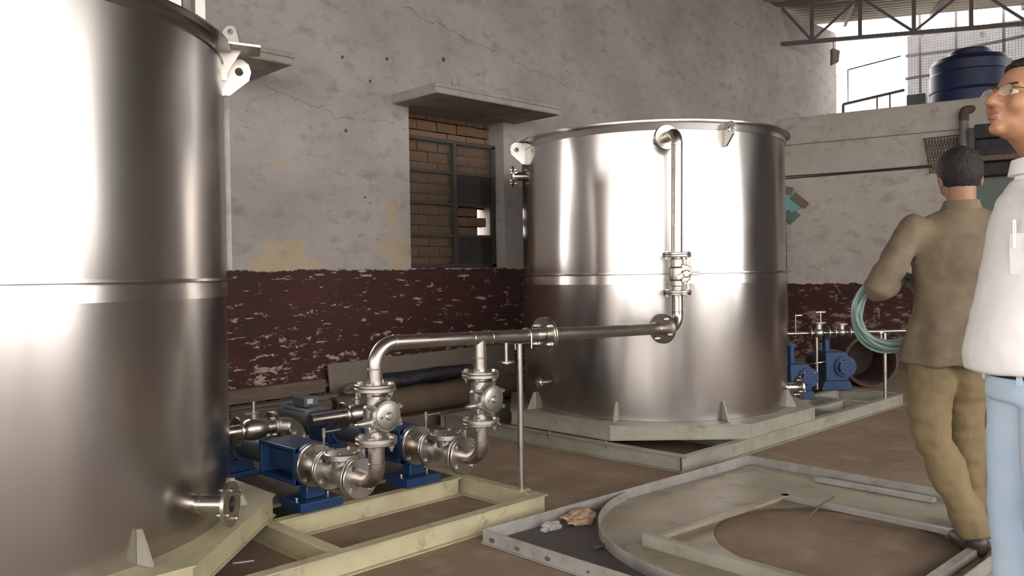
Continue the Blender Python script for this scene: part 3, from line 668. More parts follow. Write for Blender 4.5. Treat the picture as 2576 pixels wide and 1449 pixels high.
# pumps: long progressive cavity pumps lying along the depth of the skid
def pump(u, label, grp='blue long-barrel pumps'):
    t = thing('screw_pump', label, 'pump', (u, 3.9, .1), grp)
    m = MB(); m.lathe([(.042, 3.372), (.042, 3.40), (.05, 3.44), (.05, 3.475)], (u, 0, ZA), (0, 1, 0), 28); m.build('outlet_neck', 'pipe_steel', t)
    flange(t, (u, 3.370, ZA), (0, 1, 0), .093, .014)
    f = flange(t, (u, 3.485, ZA), (0, 1, 0), .105, .02); bolts(f, (u, 3.49, ZA), (0, -1, 0), .083, 4, spin=.8)
    m = MB(); m.lathe([(0, 3.497), (.108, 3.497), (.108, 3.517), (.08, 3.525), (0, 3.525)], (u, 0, ZA), (0, 1, 0), 32); m.build('pump_flange', 'blue_paint', t)
    # open bracket box
    m = MB()
    for s in (-1, 1):
        m.box((u + s * .085 - .008, 3.52, ZA - .09), (u + s * .085 + .008, 3.545, ZA + .09))
    m.box((u - .092, 3.52, ZA + .07), (u + .092, 3.87, ZA + .088)); m.box((u - .092, 3.52, ZA - .09), (u + .092, 3.87, ZA - .072))
    m.box((u - .092, 3.85, ZA - .09), (u + .092, 3.875, ZA + .088)); m.box((u - .092, 3.52, ZA - .09), (u + .092, 3.54, ZA + .088)); m.box((u - .05, 3.54, ZA - .05), (u + .05, 3.85, ZA + .05))
    m.build('bracket', 'blue_paint', t, smooth=0, bevel=.004)
    m = MB(); m.prof([(-.055, .145), (.055, .145), (.045, .21), (.035, ZA - .08), (-.035, ZA - .08), (-.045, .21)], (u, 3.49, 0), (u, 3.56, 0), (1, 0, 0), (0, 0, 1)); m.build('front_foot', 'blue_paint', t, bevel=.006)
    m = MB(); m.cyl((u, 3.875, ZA), (u, 4.235, ZA), .064, 28); m.build('stator_tube', 'dusty_blue', t)
    m = MB(); m.lathe([(.064, 4.20), (.085, 4.20), (.085, 4.23), (.064, 4.23)], (u, 0, ZA), (0, 1, 0), 28); m.build('collar', 'blue_paint', t)
    m = MB(); m.box((u - .085, 4.23, ZA - .085), (u + .085, 4.46, ZA + .085)); m.cyl((u - .088, 4.33, ZA + .01), (u + .088, 4.33, ZA + .01), .035, 20); m.build('drive_bracket', 'blue_paint', t, bevel=.012)
    m = MB(); m.prof([(-.09, .145), (.09, .145), (.06, ZA - .07), (-.06, ZA - .07)], (u, 4.27, 0), (u, 4.43, 0), (1, 0, 0), (0, 0, 1)); m.build('rear_foot', 'blue_paint', t, bevel=.006)
    m = MB(); m.lathe([(0, 4.45), (.095, 4.45), (.095, 4.47), (.08, 4.48), (.088, 4.53), (.088, 4.80), (.075, 4.83), (.075, 4.88), (0, 4.885)], (u, 0, ZA + .012), (0, 1, 0), 28); mo = m.build('motor', 'motor_grey', t)
    for k in range(16):
        a = 2 * math.pi * k / 16; m = MB(); p = V((u + .087 * math.cos(a), 4.54, ZA + .012 + .087 * math.sin(a))); m.bar(p, p + V((0, .25, 0)), .004, .014, (math.cos(a), 0, math.sin(a))); m.build('fin', 'motor_grey', mo, smooth=0)
    m = MB(); m.box((u - .05, 4.56, ZA + .095), (u + .05, 4.70, ZA + .155)); m.build('terminal_box', 'motor_grey', t, smooth=0, bevel=.004)
    m = MB(); m.box((u - .03, 4.558, ZA + .115), (u + .01, 4.5595, ZA + .145)); m.build('rating_label', 'white_mark', t, smooth=0)
    m = MB(); m.box((u - .115, 3.43, .101), (u + .115, 3.62, .145)); m.build('front_base', 'blue_paint', t, smooth=0, bevel=.005)
    m = MB(); m.box((u - .16, 3.62, .101), (u + .16, 4.92, .118)); m.build('base_plate', 'plate_dusty', t, smooth=0)
    m = MB(); m.box((u - .11, 4.25, .118), (u + .11, 4.5, .146)); m.build('rear_base', 'blue_paint', t, smooth=0, bevel=.005)
    for s in (-1, 1): inst(BOLT_S, 'bolt', t, Matrix.Translation((u + s * .085, 3.52, .137)))
    m = MB(); m.cyl((u + .01, 3.425, ZA + .04), (u + .01, 3.425, ZA + .175), .0055, 10); m.cyl((u + .01, 3.425, ZA + .14), (u + .01, 3.425, ZA + .185), .009, 10); vt = m.build('vent_tube', 'bolt_steel', t)
    m = MB(); m.tube([(u + .01, 3.425, ZA + .165), (u + .05, 3.41, ZA + .168), (u + .085, 3.395, ZA + .172)], .005, 8); m.build('vent_lever', 'bolt_steel', vt)
    return t
pump(U1, 'blue screw pump nearest the near tank')
pump(U2, 'blue screw pump with grey motor behind the left gear valve')
def gear_pump(c, sc, label):
    t = thing('gear_pump', label, 'pump', (c.x, c.y, .1), 'bulky blue pumps on the far skid')
    ex, ey = RT, FW; B = lambda x, y, z: V((c.x, c.y, .1)) + ex * (x * sc) + ey * (y * sc) + UP * (z * sc)
    m = MB(); m.prof([(-.095 * sc, .07 * sc), (.095 * sc, .07 * sc), (.095 * sc, .27 * sc), (.06 * sc, .31 * sc), (-.095 * sc, .31 * sc)], B(0, 0, 0), B(0, .24, 0), ex, UP); m.build('housing', 'blue_paint', t, bevel=.012)
    m = MB(); m.cyl(B(-.05, .1, .30), B(-.05, .1, .46), .03 * sc, 18); m.cyl(B(-.05, .1, .44), B(-.05, .1, .465), .042 * sc, 18); m.build('filler_neck', 'blue_paint', t)
    m = MB(); m.cyl(B(.06, -.02, .19), B(.06, .26, .19), .085 * sc, 24); m.cyl(B(.06, -.05, .19), B(.06, -.02, .19), .06 * sc, 24); m.build('rotor_cover', 'blue_paint', t)
    m = MB(); m.cyl(B(.0, .24, .19), B(.0, .50, .19), .08 * sc, 24); m.build('motor', 'dusty_blue', t)
    m = MB(); m.prof([(-.13 * sc, .001), (.13 * sc, .001), (.10 * sc, .075 * sc), (-.10 * sc, .075 * sc)], B(0, .0, 0), B(0, .26, 0), ex, UP); m.build('foot', 'blue_paint', t, bevel=.005)
    for a in (0, 1, 2, 3):
        q = math.pi / 4 + a * math.pi / 2; inst(BOLT_S, 'bolt', t, frame_at(B(.06 + .06 * math.cos(q), -.018, .19 + .06 * math.sin(q)), -FW))
    return t
gear_pump(at(7.02, 2.46, 0), 1.0, 'bulky blue pump half hidden by the right edge of the far tank')
gear_pump(at(7.55, 2.98, 0), 1.15, 'bulky blue pump standing clear of the far tank, behind the drop pipe')

def suction(u, label):
    v, z = 3.98, .425
    t = thing('suction_valve', label, 'valve', (u, v, z), 'suction valves above the pumps')
    m = MB(); m.tube([(u - .32, v, z), (u - .115, v, z)], .034, 24); m.build('inlet_pipe', 'pipe_steel', t)
    flange(t, (u - .11, v, z), (1, 0, 0), .075, .014)
    m = MB(); m.lathe([(.034, -.105), (.034, -.08), (.05, -.065), (.058, -.03), (.058, 0), (.05, .035), (.034, .05), (.034, .075)], (u, v, z), (1, 0, 0), 24); m.build('valve_body', 'pipe_steel', t)
    m = MB(); m.cyl((u - .02, v, z + .05), (u - .02, v, z + .08), .022, 16); m.cyl((u - .02, v, z + .08), (u - .02, v, z + .145), .012, 12); m.build('stem', 'bolt_steel', t)
    m = MB(); m.bar((u - .075, v - .01, z + .085), (u + .0, v + .0, z + .085), .028, .008); m.build('lever', 'bolt_steel', t, smooth=0)
    f = flange(t, (u + .08, v, z), (1, 0, 0), .078, .014); bolts(f, (u + .088, v, z), (1, 0, 0), .06, 4, BOLT_S, .6)
    f = flange(t, (u + .096, v, z), (1, 0, 0), .078, .014)
    m = MB(); m.tube(fillet([(u + .1, v, z), (u + .20, v, z - .01), (u + .19, v - .09, z - .07), (u + .07, v - .13, ZA + .01)], .045, 6), .044, 24); m.build('inlet_elbow', 'cast_steel', t)
    return t
suction(2.03, 'stainless lever valve and fat elbow above the nearest blue pump')
suction(2.66, 'stainless lever valve behind the left gear valve')

# pipework on the far skid, seen right of the far tank
def Q(px): return px
fp = thing('far_header', 'horizontal pipe with two small flanged valves beyond the far tank', 'pipe', (7.3, 3.3, .6))
A, B = V((7.02, 3.60, .632)), V((7.80, 2.85, .642)); d = (B - A).normalized()
m = MB(); m.tube([A, B], .016, 16); m.build('header_pipe', 'pipe_steel', fp)
for s, r in ((.29, .055), (.50, .045)):
    c = A + d * s
    m = MB(); m.ball(c, r * .85, 20); m.cyl(c, c + V((0, 0, r * 1.7)), r * .55, 18); m.build('valve_body', 'cast_steel', fp)
    for q in (-1, 1):
        flange(fp, c + d * q * r * 1.5, d, r * 1.15, .012, mtl='cast_steel')
    flange(fp, c + V((0, 0, r * 1.7)), (0, 0, 1), r * 1.2, .014, mtl='cast_steel')
c = A + d * .31; m = MB(); m.cyl(c + V((0, 0, .1)), c + V((0, 0, .20)), .006, 8); m.bar(c + V((-.03, .03, .19)), c + V((.03, -.03, .19)), .008, .008); m.build('valve_handle', 'bolt_steel', fp)
c = A + d * .08; m = MB(); m.cyl(c, c + V((0, 0, .17)), .005, 8); m.bar(c + V((0, 0, .165)), c + d * .06 + V((0, 0, .165)), .008, .008); m.build('vent_tube', 'bolt_steel', fp)
c = A + d * .27; m = MB(); m.cyl(c, (c.x, c.y, .12), .014, 14); m.build('drop_pipe', 'pipe_steel', fp)
flange(fp, (c.x, c.y, .36), (0, .25, 1), .075, .012)
c = A + d * .86; m = MB(); m.cyl(c, c - V((0, 0, .125)), .009, 12); m.build('drain_stub', 'pipe_steel', fp)
m = MB(); m.lathe([(0, 0), (.04, 0), (.04, .008), (0, .008)], c - V((0, 0, .128)), (0, 0, 1), 24); m.build('blind_disc', 'pipe_steel', fp)
c = V((7.215, 2.805, .1)); fs_ = thing('pipe_stand', 'slim upright steel post on the far skid beside the man in khaki', 'pipe stand', c)
m = MB(); m.cyl((c.x, c.y, .101), (c.x, c.y, .66), .0155, 16); m.build('post', 'pipe_steel', fs_)
m = MB(); m.bar((c.x - .02, c.y + .02, .662), (c.x + .2, c.y + .22, .645), .03, .008); m.build('saddle_plate', 'pipe_steel', fs_, smooth=0)
# ================================================================ steel tray and frame on the floor
A, B, Cc, D = V((2.465, 2.725, 0)), V((4.585, 2.61, 0)), V((4.49, .98, 0)), V((2.45, 1.02, 0))
ty = thing('steel_tray', 'wide low galvanised steel tray lying on the floor at lower right', 'steel tray', (3.5, 1.65, 0))
for p, q, nm in ((A, B, 'back strip'), (B, Cc, 'right strip'), (Cc, D, 'front strip'), (D, A, 'left strip')):
    d = (q - p).normalized(); m = MB(); m.bar(p + V((0, 0, .034)), q + V((0, 0, .034)), .005, .064); m.bar(p + V((0, 0, .006)), q + V((0, 0, .006)), .03, .004); m.build('side_strip', 'galv_strip', ty, smooth=0)
m = MB(); ins = [A + V((.012, -.012, 0)), B + V((-.012, -.012, 0)), Cc + V((-.012, .012, 0)), D + V((.012, .012, 0))]
hc, hr = V((3.52, 1.60, 0)), .506
m.holed([(p.x - hc.x, p.y - hc.y) for p in ins], (0, 0), hr + .004, (hc.x, hc.y, .006), V((1, 0, 0)), V((0, 1, 0)), .006); m.build('tray_sheet', 'dark_sheet', ty, smooth=0)
oc, orr = V((3.54, 1.72, 0)), .945
arc = [oc + V((math.cos(a), math.sin(a), 0)) * orr for a in [math.radians(98 + (218 - 98) * i / 40) for i in range(41)]]
poly = [(p.x - hc.x, p.y - hc.y) for p in arc] + [(arc[-1].x + .12 - hc.x, D.y + .02 - hc.y)] + [(Cc.x - .02 - hc.x, Cc.y + .02 - hc.y), (B.x - .02 - hc.x, B.y - .035 - hc.y)]
m = MB(); m.holed(poly, (0, 0), hr + .002, (hc.x, hc.y, .0135), V((1, 0, 0)), V((0, 1, 0)), .006, seg=72); m.build('base_sheet', 'plate_grey', ty, smooth=0)
m = MB()
for p, q in zip(arc, arc[1:]): m.bar(p + V((0, 0, .035)), q + V((0, 0, .035)), .006, .05)
m.build('curved_rim', 'galv_strip', ty, smooth=40)
m = MB(); hp = [V((hc.x + math.cos(2 * math.pi * i / 80) * hr, hc.y + math.sin(2 * math.pi * i / 80) * hr, .012)) for i in range(81)]
m.tube(hp, .0045, 6, caps=False); m.build('hole_edge', 'rust', ty)
for k, (s, rr) in enumerate(((.06, .018), (.22, .014), (.40, .016), (.62, .008), (.80, .013), (1.05, .015))):
    p = A + (D - A).normalized() * s + V((-.0035, 0, .028)); m = MB(); m.lathe([(0, -.001), (rr, -.001), (rr, .001), (0, .001)], p, (1, 0, 0), 16, sy=.62); m.build('slot', 'dark_sheet', ty, smooth=0)
sq = thing('square_frame', 'square angle-iron frame lying inside the steel tray', 'steel frame', (3.43, 1.55, .017))
Sq = [V((2.88, 2.155, .018)), V((3.965, 2.06, .018)), V((3.91, 1.07, .018)), V((2.84, 1.09, .018))]
cen = V((3.40, 1.56, 0))
for i, (p, q) in enumerate(zip(Sq, Sq[1:] + Sq[:1])):
    d = (q - p).normalized(); n_in = V((-d.y, d.x, 0)); n_in = n_in if n_in.dot(cen - p) > 0 else -n_in
    h = .052 if i == 3 else .03
    m = MB(); m.bar(p + V((0, 0, h / 2)), q + V((0, 0, h / 2)), .005, h); m.bar(p + n_in * .018 + V((0, 0, h)), q + n_in * .018 + V((0, 0, h)), .036, .005); m.build('frame_bar', ['plate_grey', 'galv_strip', 'galv_strip', 'primer_grey'][i], sq, smooth=0)
def onething(mb, name, mtl, label, cat, smooth=35, bevel=0, group=None): return tag(mb.build(name, mtl, smooth=smooth, bevel=bevel), label, cat, group)
m = MB(); m.bar((4.44, 2.11, .029), (4.425, 1.48, .029), .05, .022); onething(m, 'flat_bar', 'galv_strip', 'pale flat bar lying inside the right strip of the tray', 'bar', 0, .003)
m = MB(); m.tube([(4.04, 1.83, .056), (3.92, 1.83, .05), (3.78, 1.83, .021)], .005, 8); onething(m, 'thin_rod', 'timber_pale', 'thin pale stick resting on the far edge of the square frame', 'stick')
m = MB(); m.tube([(1.56, 3.30, .005), (1.60, 3.28, .005), (1.64, 3.265, .005)], .005, 8); onething(m, 'thin_rod', 'galv_strip', 'short pale rod on the floor beside the near tank base', 'rod')
m = MB(); m.tube([(2.72, 2.29, .018), (2.80, 2.28, .018)], .009, 12); onething(m, 'short_tube', 'dark_sheet', 'short dark tube lying in the corner of the tray', 'tube')
# crumpled bits in the tray corner
def crumple(name, c, sz, mtl, label, cat, seed):
    bm = bmesh.new(); bmesh.ops.create_icosphere(bm, subdivisions=3, radius=1)
    for v in bm.verts:
        k = 1 + .55 * noise.noise(v.co * 1.8 + V((seed, 0, 0))) + .2 * noise.noise(v.co * 5 + V((0, seed, 0)))
        v.co = V((v.co.x * k * sz[0], v.co.y * k * sz[1], max(v.co.z * k * sz[2], -sz[2] * .6))) + V((0, 0, sz[2] * .6))
    me = bpy.data.meshes.new(name); bm.to_mesh(me); bm.free(); me.materials.append(MATS[mtl])
    o = bpy.data.objects.new(name, me); COL.objects.link(o); o.location = c; tag(o, label, cat); return o
mat('tan_card', (.40, .27, .17), .85, 0, (.33, .22, .14), 6, .4, .7)
mat('clear_wrap', (.5, .47, .46), .25, 0, alpha=.6)
crumple('card_scrap', (2.98, 2.60, .010), (.10, .06, .032), 'tan_card', 'crumpled tan cardboard scrap in the tray corner', 'cardboard', 3)
crumple('plastic_scrap', (2.80, 2.62, .010), (.06, .03, .025), 'clear_wrap', 'crumpled clear plastic scrap beside the tan cardboard', 'plastic', 9)

# ================================================================ stock lying along the left wall between the tanks
m = MB(); m.add([V(p) for p in ((3.43, 5.50, .16), (5.45, 5.50, .16), (5.45, 5.52, .16), (3.43, 5.52, .16), (3.43, 5.555, .535), (5.45, 5.555, .565), (5.45, 5.575, .565), (3.43, 5.575, .535))],
             [(0, 3, 2, 1), (4, 5, 6, 7), (0, 1, 5, 4), (1, 2, 6, 5), (2, 3, 7, 6), (3, 0, 4, 7)])
onething(m, 'wide_board', 'board_brown', 'wide brown board leaning on edge against the maroon dado', 'board', 0, .004)
def plank(p, q, w, h, mtl, label, up=(0, 0, 1)):
    m = MB(); m.bar(p, q, w, h, up); return onething(m, 'timber_beam', mtl, label, 'timber', 0, .006, 'timbers stacked along the wall')
plank((2.05, 5.44, .155), (5.40, 5.44, .155), .10, .10, 'timber', 'long bottom timber under the leaning brown board')
plank((2.05, 5.33, .05), (5.5, 5.33, .05), .25, .1, 'timber', 'widest timber on the floor at the foot of the wall')
plank((2.1, 5.42, .26), (3.40, 5.42, .275), .12, .10, 'timber_pale', 'paler short timber beam left of the leaning brown board')
plank((2.1, 5.50, .37), (3.35, 5.50, .385), .08, .10, 'timber', 'highest dark timber of the stack, under the chipped dado')
plank((2.2, 5.21, .16), (3.25, 5.25, .18), .10, .12, 'timber_pale', 'front timber of the stack behind the grey motor')
plank((2.5, 5.31, .27), (3.3, 5.34, .255), .08, .08, 'timber', 'dark offcut timber lying on top of the front timber')
m = MB(); m.lathe([(.085, 0), (.105, 0), (.105, 2.0), (.085, 2.0), (.085, 0)], (3.32, 5.315, .207), (1, 0, -.0), 28); onething(m, 'wrapped_tube', 'wrapped_tube', 'fat brown tube lying in front of the leaning board', 'tube')
# dark wrapped bundle
m = MB(); m.lathe([(0, 0), (.055, .01), (.075, .05), (.08, .2), (.07, .4), (.082, .6), (.075, .85), (.05, .96), (0, .98)], (3.78, 5.40, .365), (1, -.03, .025), 20, sx=1.0, sy=.8)
for v in m.v: v += V((0, 1, 1)) * (.02 * noise.noise(v * 9)) 
onething(m, 'wrapped_bundle', 'black_wrap', 'long bundle in shiny dark plastic lying on the brown tube', 'bundle')
crumple('cloth_bundle', (3.56, 5.35, .31), (.12, .06, .05), 'plate_dusty', 'grey cloth bundle at the end of the dark plastic bundle', 'cloth', 5)

# ================================================================ on and beside the far wall
m = MB()
for k in (0, 1):
    pts = [F(s, 2.525 - .006 * math.sin(s * 2) - k * .03 + .012 * k * math.sin(s * 1.3), .012) for s in [i * .1 for i in range(20)]]
    m.tube(pts, .009, 8)
onething(m, 'wall_cable', 'cable', 'dark twin cable running along the far wall', 'cable')
rk = thing('wire_rack', 'coiled wire rack hung on the far wall above the man in khaki', 'wire rack', F(2.0, 2.45, .05))
for r in range(3):
    pts = []; n = 11 - r * 2
    for i in range(n * 12):
        t = i / 12.0; pts.append(F(1.83 + r * .03 + t * .035, 2.80 - r * .145 + .055 * math.cos(2 * math.pi * t), .05 + .02 * math.sin(2 * math.pi * t)))
    m = MB(); m.tube(pts, .005, 6); m.build('spring_row', 'wire', rk)
for r in range(4):
    m = MB(); m.tube([F(1.80 + r * .02, 2.87 - r * .145, .05), F(2.25, 2.88 - r * .145, .05)], .006, 6); m.build('rack_wire', 'wire', rk)
m = MB(); m.tube([F(1.81, 2.88, .05), F(1.88, 2.42, .05)], .007, 6); m.build('rack_wire', 'wire', rk)
pv = thing('drain_pipe', 'short grey drain pipe with a brown elbow on the far wall', 'pipe', F(2.26, 2.6, .1))
m = MB(); m.tube([F(2.25, 2.35, .11), F(2.26, 3.06, .11)], .05, 18); m.build('pipe', 'pvc', pv)
m = MB(); m.tube(fillet([F(2.26, 3.04, .11), F(2.26, 3.17, .11), F(2.36, 3.19, .0)], .06, 6), .055, 18); m.build('elbow', 'rust', pv)
bj = thing('dark_shelf', 'dark cluttered wall shelf behind the two men', 'shelf', F(2.6, 2.3, .15))
m = MB(); fbox(m, 2.38, 3.4, 2.78, 2.95, .3, 0.002); m.build('upper_box', 'black_junk', bj, smooth=0, bevel=.01)
m = MB(); fbox(m, 2.38, 3.4, 2.56, 2.78, .22, .002); m.build('middle_box', 'black_junk', bj, smooth=0, bevel=.02)
m = MB(); fbox(m, 2.36, 3.4, 2.50, 2.56, .34, .002); m.build('shelf_board', 'timber', bj, smooth=0)
m = MB(); fbox(m, 2.42, 3.4, 2.33, 2.50, .2, .002); m.build('lower_box', 'black_junk', bj, smooth=0, bevel=.02)
m = MB(); fbox(m, 2.35, 3.3, 1.62, 2.33, .03, .002); onething(m, 'teal_board', 'teal_board', 'dull teal board on the far wall under the dark shelf', 'board', 0, .004)
hb = thing('hanging_papers', 'teal and brown papers hung on the far wall beside the far tank', 'papers', F(.2, 1.9, .05))
def card(c, w_, h_, a, off, mtl, nm):
    s, z = c; ca, sa = math.cos(a), math.sin(a); q = [(s + x * ca - y * sa, z + x * sa + y * ca) for x, y in ((-w_, -h_), (w_, -h_), (w_, h_), (-w_, h_))]
    m = MB(); m.add([F(a_, b_, off) for a_, b_ in q] + [F(a_, b_, off + .012) for a_, b_ in q], [(0, 3, 2, 1), (4, 5, 6, 7), (0, 1, 5, 4), (1, 2, 6, 5), (2, 3, 7, 6), (3, 0, 4, 7)]); m.build(nm, mtl, hb, smooth=0)
card((.17, 2.17), .10, .13, .5, .03, 'teal_paper', 'teal_sheet'); card((.27, 2.17), .05, .12, .85, .05, 'brown_paper', 'brown_sheet')
card((.10, 2.33), .07, .05, -.3, .05, 'brown_paper', 'brown_sheet'); card((.12, 2.0), .09, .12, .75, .012, 'teal_board', 'grey_sheet'); card((.08, 2.1), .08, .06, .2, .055, 'teal_paper', 'teal_sheet')
m = MB(); m.tube([F(.06, 1.98, .06), F(.07, 1.2, .06), F(.09, .0, .06)], .022, 12); onething(m, 'rusty_pipe', 'rust', 'thin rusty pipe standing at the corner of the far wall', 'pipe')
p = at(8.4, 3.66, .27)
m = MB(); m.lathe([(.27, 0), (.245, -.01), (.235, .02), (.235, .7), (0, .7), (0, .72), (.25, .72), (.27, .7), (.27, 0)], p, (FW * .9 + RT * .1), 36); onething(m, 'steel_drum', 'rust', 'rusty open drum lying on its side behind the far skid', 'drum')

# lamp box hanging from the truss
lb = thing('hanging_box', 'small grey box hanging on a wire from the roof truss', 'lamp', T(.72, 4.05))
c = T(.71, 4.17); ex = (RT * .9 + FW * .2).normalized()
m = MB(); m.prof([(-.05, -.14), (.05, -.10), (.07, .06), (-.045, .09)], c - FW * .05, c + FW * .05, ex, V((0, 0, 1))); m.build('box_shell', 'pvc', lb, smooth=0, bevel=.01)
m = MB(); m.tube([c + V((0, 0, .07)), T(.69, 4.37)], .005, 6); m.build('wire', 'cable', lb)

# things standing on the slab behind the partition
rl = thing('slab_railing', 'thin steel railing in the bright opening above the partition', 'railing', F(1.2, 3.32, -.4))
ra, rb = F(.76, 3.51, -.4), F(1.54, 3.61, -.4)
m = MB(); m.tube([ra, rb], .02, 10); m.build('rail', 'truss_steel', rl)
for s in (.765, 1.2, 1.36):
    zt = 3.51 + (s - .76) / .78 * .10; m = MB(); m.cyl(F(s, 3.32, -.4), F(s, zt, -.4), .012 if s > 1 else .02, 10); m.build('railing_post', 'truss_steel', rl)
m = MB(); m.cyl(F(.83, 3.52, -.4), F(.83, 3.98, -.4), .008, 8); m.build('railing_post', 'truss_steel', rl)
m = MB(); m.tube([F(.83, 3.98, -.4), F(1.5, 4.07, -.4)], .010, 8); m.build('rail', 'truss_steel', rl)
mf = thing('mesh_frame', 'steel frame with fine wire mesh standing above the partition', 'mesh frame', F(2.4, 3.32, -2.6))
for s in (1.535, 2.034, 2.662, 3.3): m = MB(); m.bar(F(s, 3.32, -2.6), F(s, 5.25, -2.6), .035, .035, FD); m.build('frame_post', 'truss_steel', mf, smooth=0)
for (s0, z0, s1, z1) in ((1.328, 4.575, 2.118, 4.56), (2.118, 4.56, 3.4, 4.67), (1.326, 4.212, 3.4, 4.30)):
    m = MB(); m.bar(F(s0, z0, -2.6), F(s1, z1, -2.6), .035, .04); m.build('frame_rail', 'truss_steel', mf, smooth=0)
m = MB()
for i in range(50):
    s = 1.33 + i * .041; m.bar(F(s, 3.33, -2.63), F(s, 5.0, -2.63), .0035, .0035, FD)
for i in range(41):
    z = 3.35 + i * .041; m.bar(F(1.33, z, -2.63), F(3.36, z, -2.63), .0035, .0035)
o = m.build('wire_mesh', 'truss_steel', mf, smooth=0); o['kind'] = 'stuff'
bt = thing('water_tank', 'dark blue plastic water tank standing on the slab', 'water tank', F(2.277, 3.321, -1.12))
c = F(2.277, 3.321, -1.12)
m = MB(); m.lathe([(0, 0), (.49, 0), (.50, .03), (.50, .26), (.485, .28), (.50, .30), (.50, .52), (.485, .54), (.495, .66), (.45, .73), (.27, .77), (0, .77)], c, (0, 0, 1), 48); m.build('tank_body', 'blue_tank', bt)
m = MB(); m.lathe([(.26, 0), (.26, .07), (.24, .09), (0, .1)], c + V((0, 0, .765)), (0, 0, 1), 32); m.build('tank_lid', 'blue_tank', bt)
m = MB(); fbox(m, 1.45, 1.70, 3.321, 3.75, -1.5, -1.8); onething(m, 'slab_box', 'motor_grey', 'grey box on the slab left of the blue water tank', 'box', 0, .01)
m = MB(); fbox(m, 1.0, 9.0, 0, 5.78, -6.1, -6.5); struct(m.build('wall_outer', 'pale_wall', smooth=0), 'pale weathered building wall outside')
# ================================================================ people
def loft(m, rings, seg=28):      # rings: (centre, x axis * rx, y axis * ry)
    vs = []; fs = []
    for c, ax, ay in rings:
        for k in range(seg):
            a = 2 * math.pi * k / seg; vs.append(V(c) + ax * math.cos(a) + ay * math.sin(a))
    n = len(rings)
    for i in range(n - 1):
        for k in range(seg): fs.append((i * seg + k, i * seg + (k + 1) % seg, (i + 1) * seg + (k + 1) % seg, (i + 1) * seg + k))
    fs += [tuple(range(seg))[::-1], tuple(range((n - 1) * seg, n * seg))]
    m.add(vs, fs)
def limb(m, pts, rad, seg=20):
    pts = [V(p) for p in pts]; P = []; Rr = []
    for i in range(len(pts) - 1):
        for k in range(6): t = k / 6; P.append(pts[i].lerp(pts[i + 1], t)); Rr.append(rad[i] * (1 - t) + rad[i + 1] * t)
    P.append(pts[-1]); Rr.append(rad[-1])
    for _ in range(2):
        Q = P[:]
        for i in range(1, len(P) - 1): Q[i] = (P[i - 1] + P[i] * 2 + P[i + 1]) / 4
        P = Q
    m.tube(P, Rr, seg); m.ball(P[0], Rr[0], 16); m.ball(P[-1], Rr[-1], 16)
def ell(m, c, fx, fy, fz, r, seg=20):
    t = MB(); t.ball((0, 0, 0), 1, seg); m.add([V(c) + fx * (q.x * r[0]) + fy * (q.y * r[1]) + fz * (q.z * r[2]) for q in t.v], t.f)
def blob(mb, name, mtl, parent, voxel=.008, it=4, disp=None, fac=.5):
    me = bpy.data.meshes.new(name); me.from_pydata([tuple(q) for q in mb.v], [], mb.f)
    bm = bmesh.new(); bm.from_mesh(me); bmesh.ops.recalc_face_normals(bm, faces=bm.faces); bm.to_mesh(me); bm.free()
    o = bpy.data.objects.new('tmp', me); COL.objects.link(o)
    r = o.modifiers.new('r', 'REMESH'); r.mode = 'VOXEL'; r.voxel_size = voxel
    s = o.modifiers.new('s', 'SMOOTH'); s.iterations = it; s.factor = fac
    bpy.context.view_layer.update(); dg = bpy.context.evaluated_depsgraph_get()
    out = bpy.data.meshes.new_from_object(o.evaluated_get(dg)); bpy.data.objects.remove(o); out.name = name
    off = root_loc(parent)
    ns = [v.normal.copy() for v in out.vertices]
    for v, n in zip(out.vertices, ns):
        if disp: v.co = v.co + n * disp(v.co)
        v.co -= off
    out.polygons.foreach_set('use_smooth', [True] * len(out.polygons)); out.materials.clear(); out.materials.append(MATS[mtl])
    ob = bpy.data.objects.new(name, out); COL.objects.link(ob); ob.parent = parent; return ob
def folds(amp, sc, st=(1, 1, 2.2)):
    return lambda p: amp * (noise.noise(V((p.x * sc * st[0], p.y * sc * st[1], p.z * sc * st[2]))) + .5 * noise.noise(V((p.x * sc * 2.3, p.y * sc * 2.3, p.z * sc * 4))))
def head(m, c, f, l, u):
    h = lambda x, y, z: c + f * x + l * y + u * z
    e = lambda p, r: ell(m, h(*p), f, l, u, r)
    e((-.008, 0, .035), (.098, .077, .09)); e((.025, 0, -.03), (.066, .060, .085)); e((.036, 0, -.075), (.048, .047, .038)); e((.070, 0, -.098), (.022, .024, .018))
    m.tube([h(.083, 0, .016), h(.100, 0, -.008), h(.115, 0, -.032)], [.009, .012, .0155], 12); e((.112, 0, -.036), (.0165, .015, .012))
    for s in (-1, 1):
        e((.094, s * .012, -.037), (.012, .010, .009)); e((.080, s * .028, .019), (.013, .028, .009)); e((.058, s * .040, -.028), (.03, .026, .032))
        e((-.006, s * .078, -.012), (.020, .009, .032)); e((-.004, s * .084, -.002), (.017, .006, .017))
    e((.090, 0, -.060), (.011, .021, .007)); e((.088, 0, -.075), (.011, .019, .008))
    return h
def hand(m, w, d, n, s=1):       # wrist point, finger direction, back-of-hand normal
    d = d.normalized(); n = (n - d * n.dot(d)).normalized(); x = d.cross(n) * s
    ell(m, w + d * .045, d, x, n, (.055, .042, .016))
    for k, L in enumerate((.070, .080, .075, .058)):
        b = w + d * .085 + x * (.030 - .020 * k); m.tube([b - d * .02, b + d * L * .45 - n * .006, b + d * L * .8 - n * .024, b + d * L * .95 - n * .042], [.010, .0095, .0085, .0075], 10); m.ball(b + d * L * .95 - n * .042, .0075, 8)
    b = w + d * .025 + x * .036; m.tube([b, b + d * .03 + x * .022 - n * .008, b + d * .058 + x * .026 - n * .022], [.013, .011, .009], 10); m.ball(b + d * .058 + x * .026 - n * .022, .009, 8)
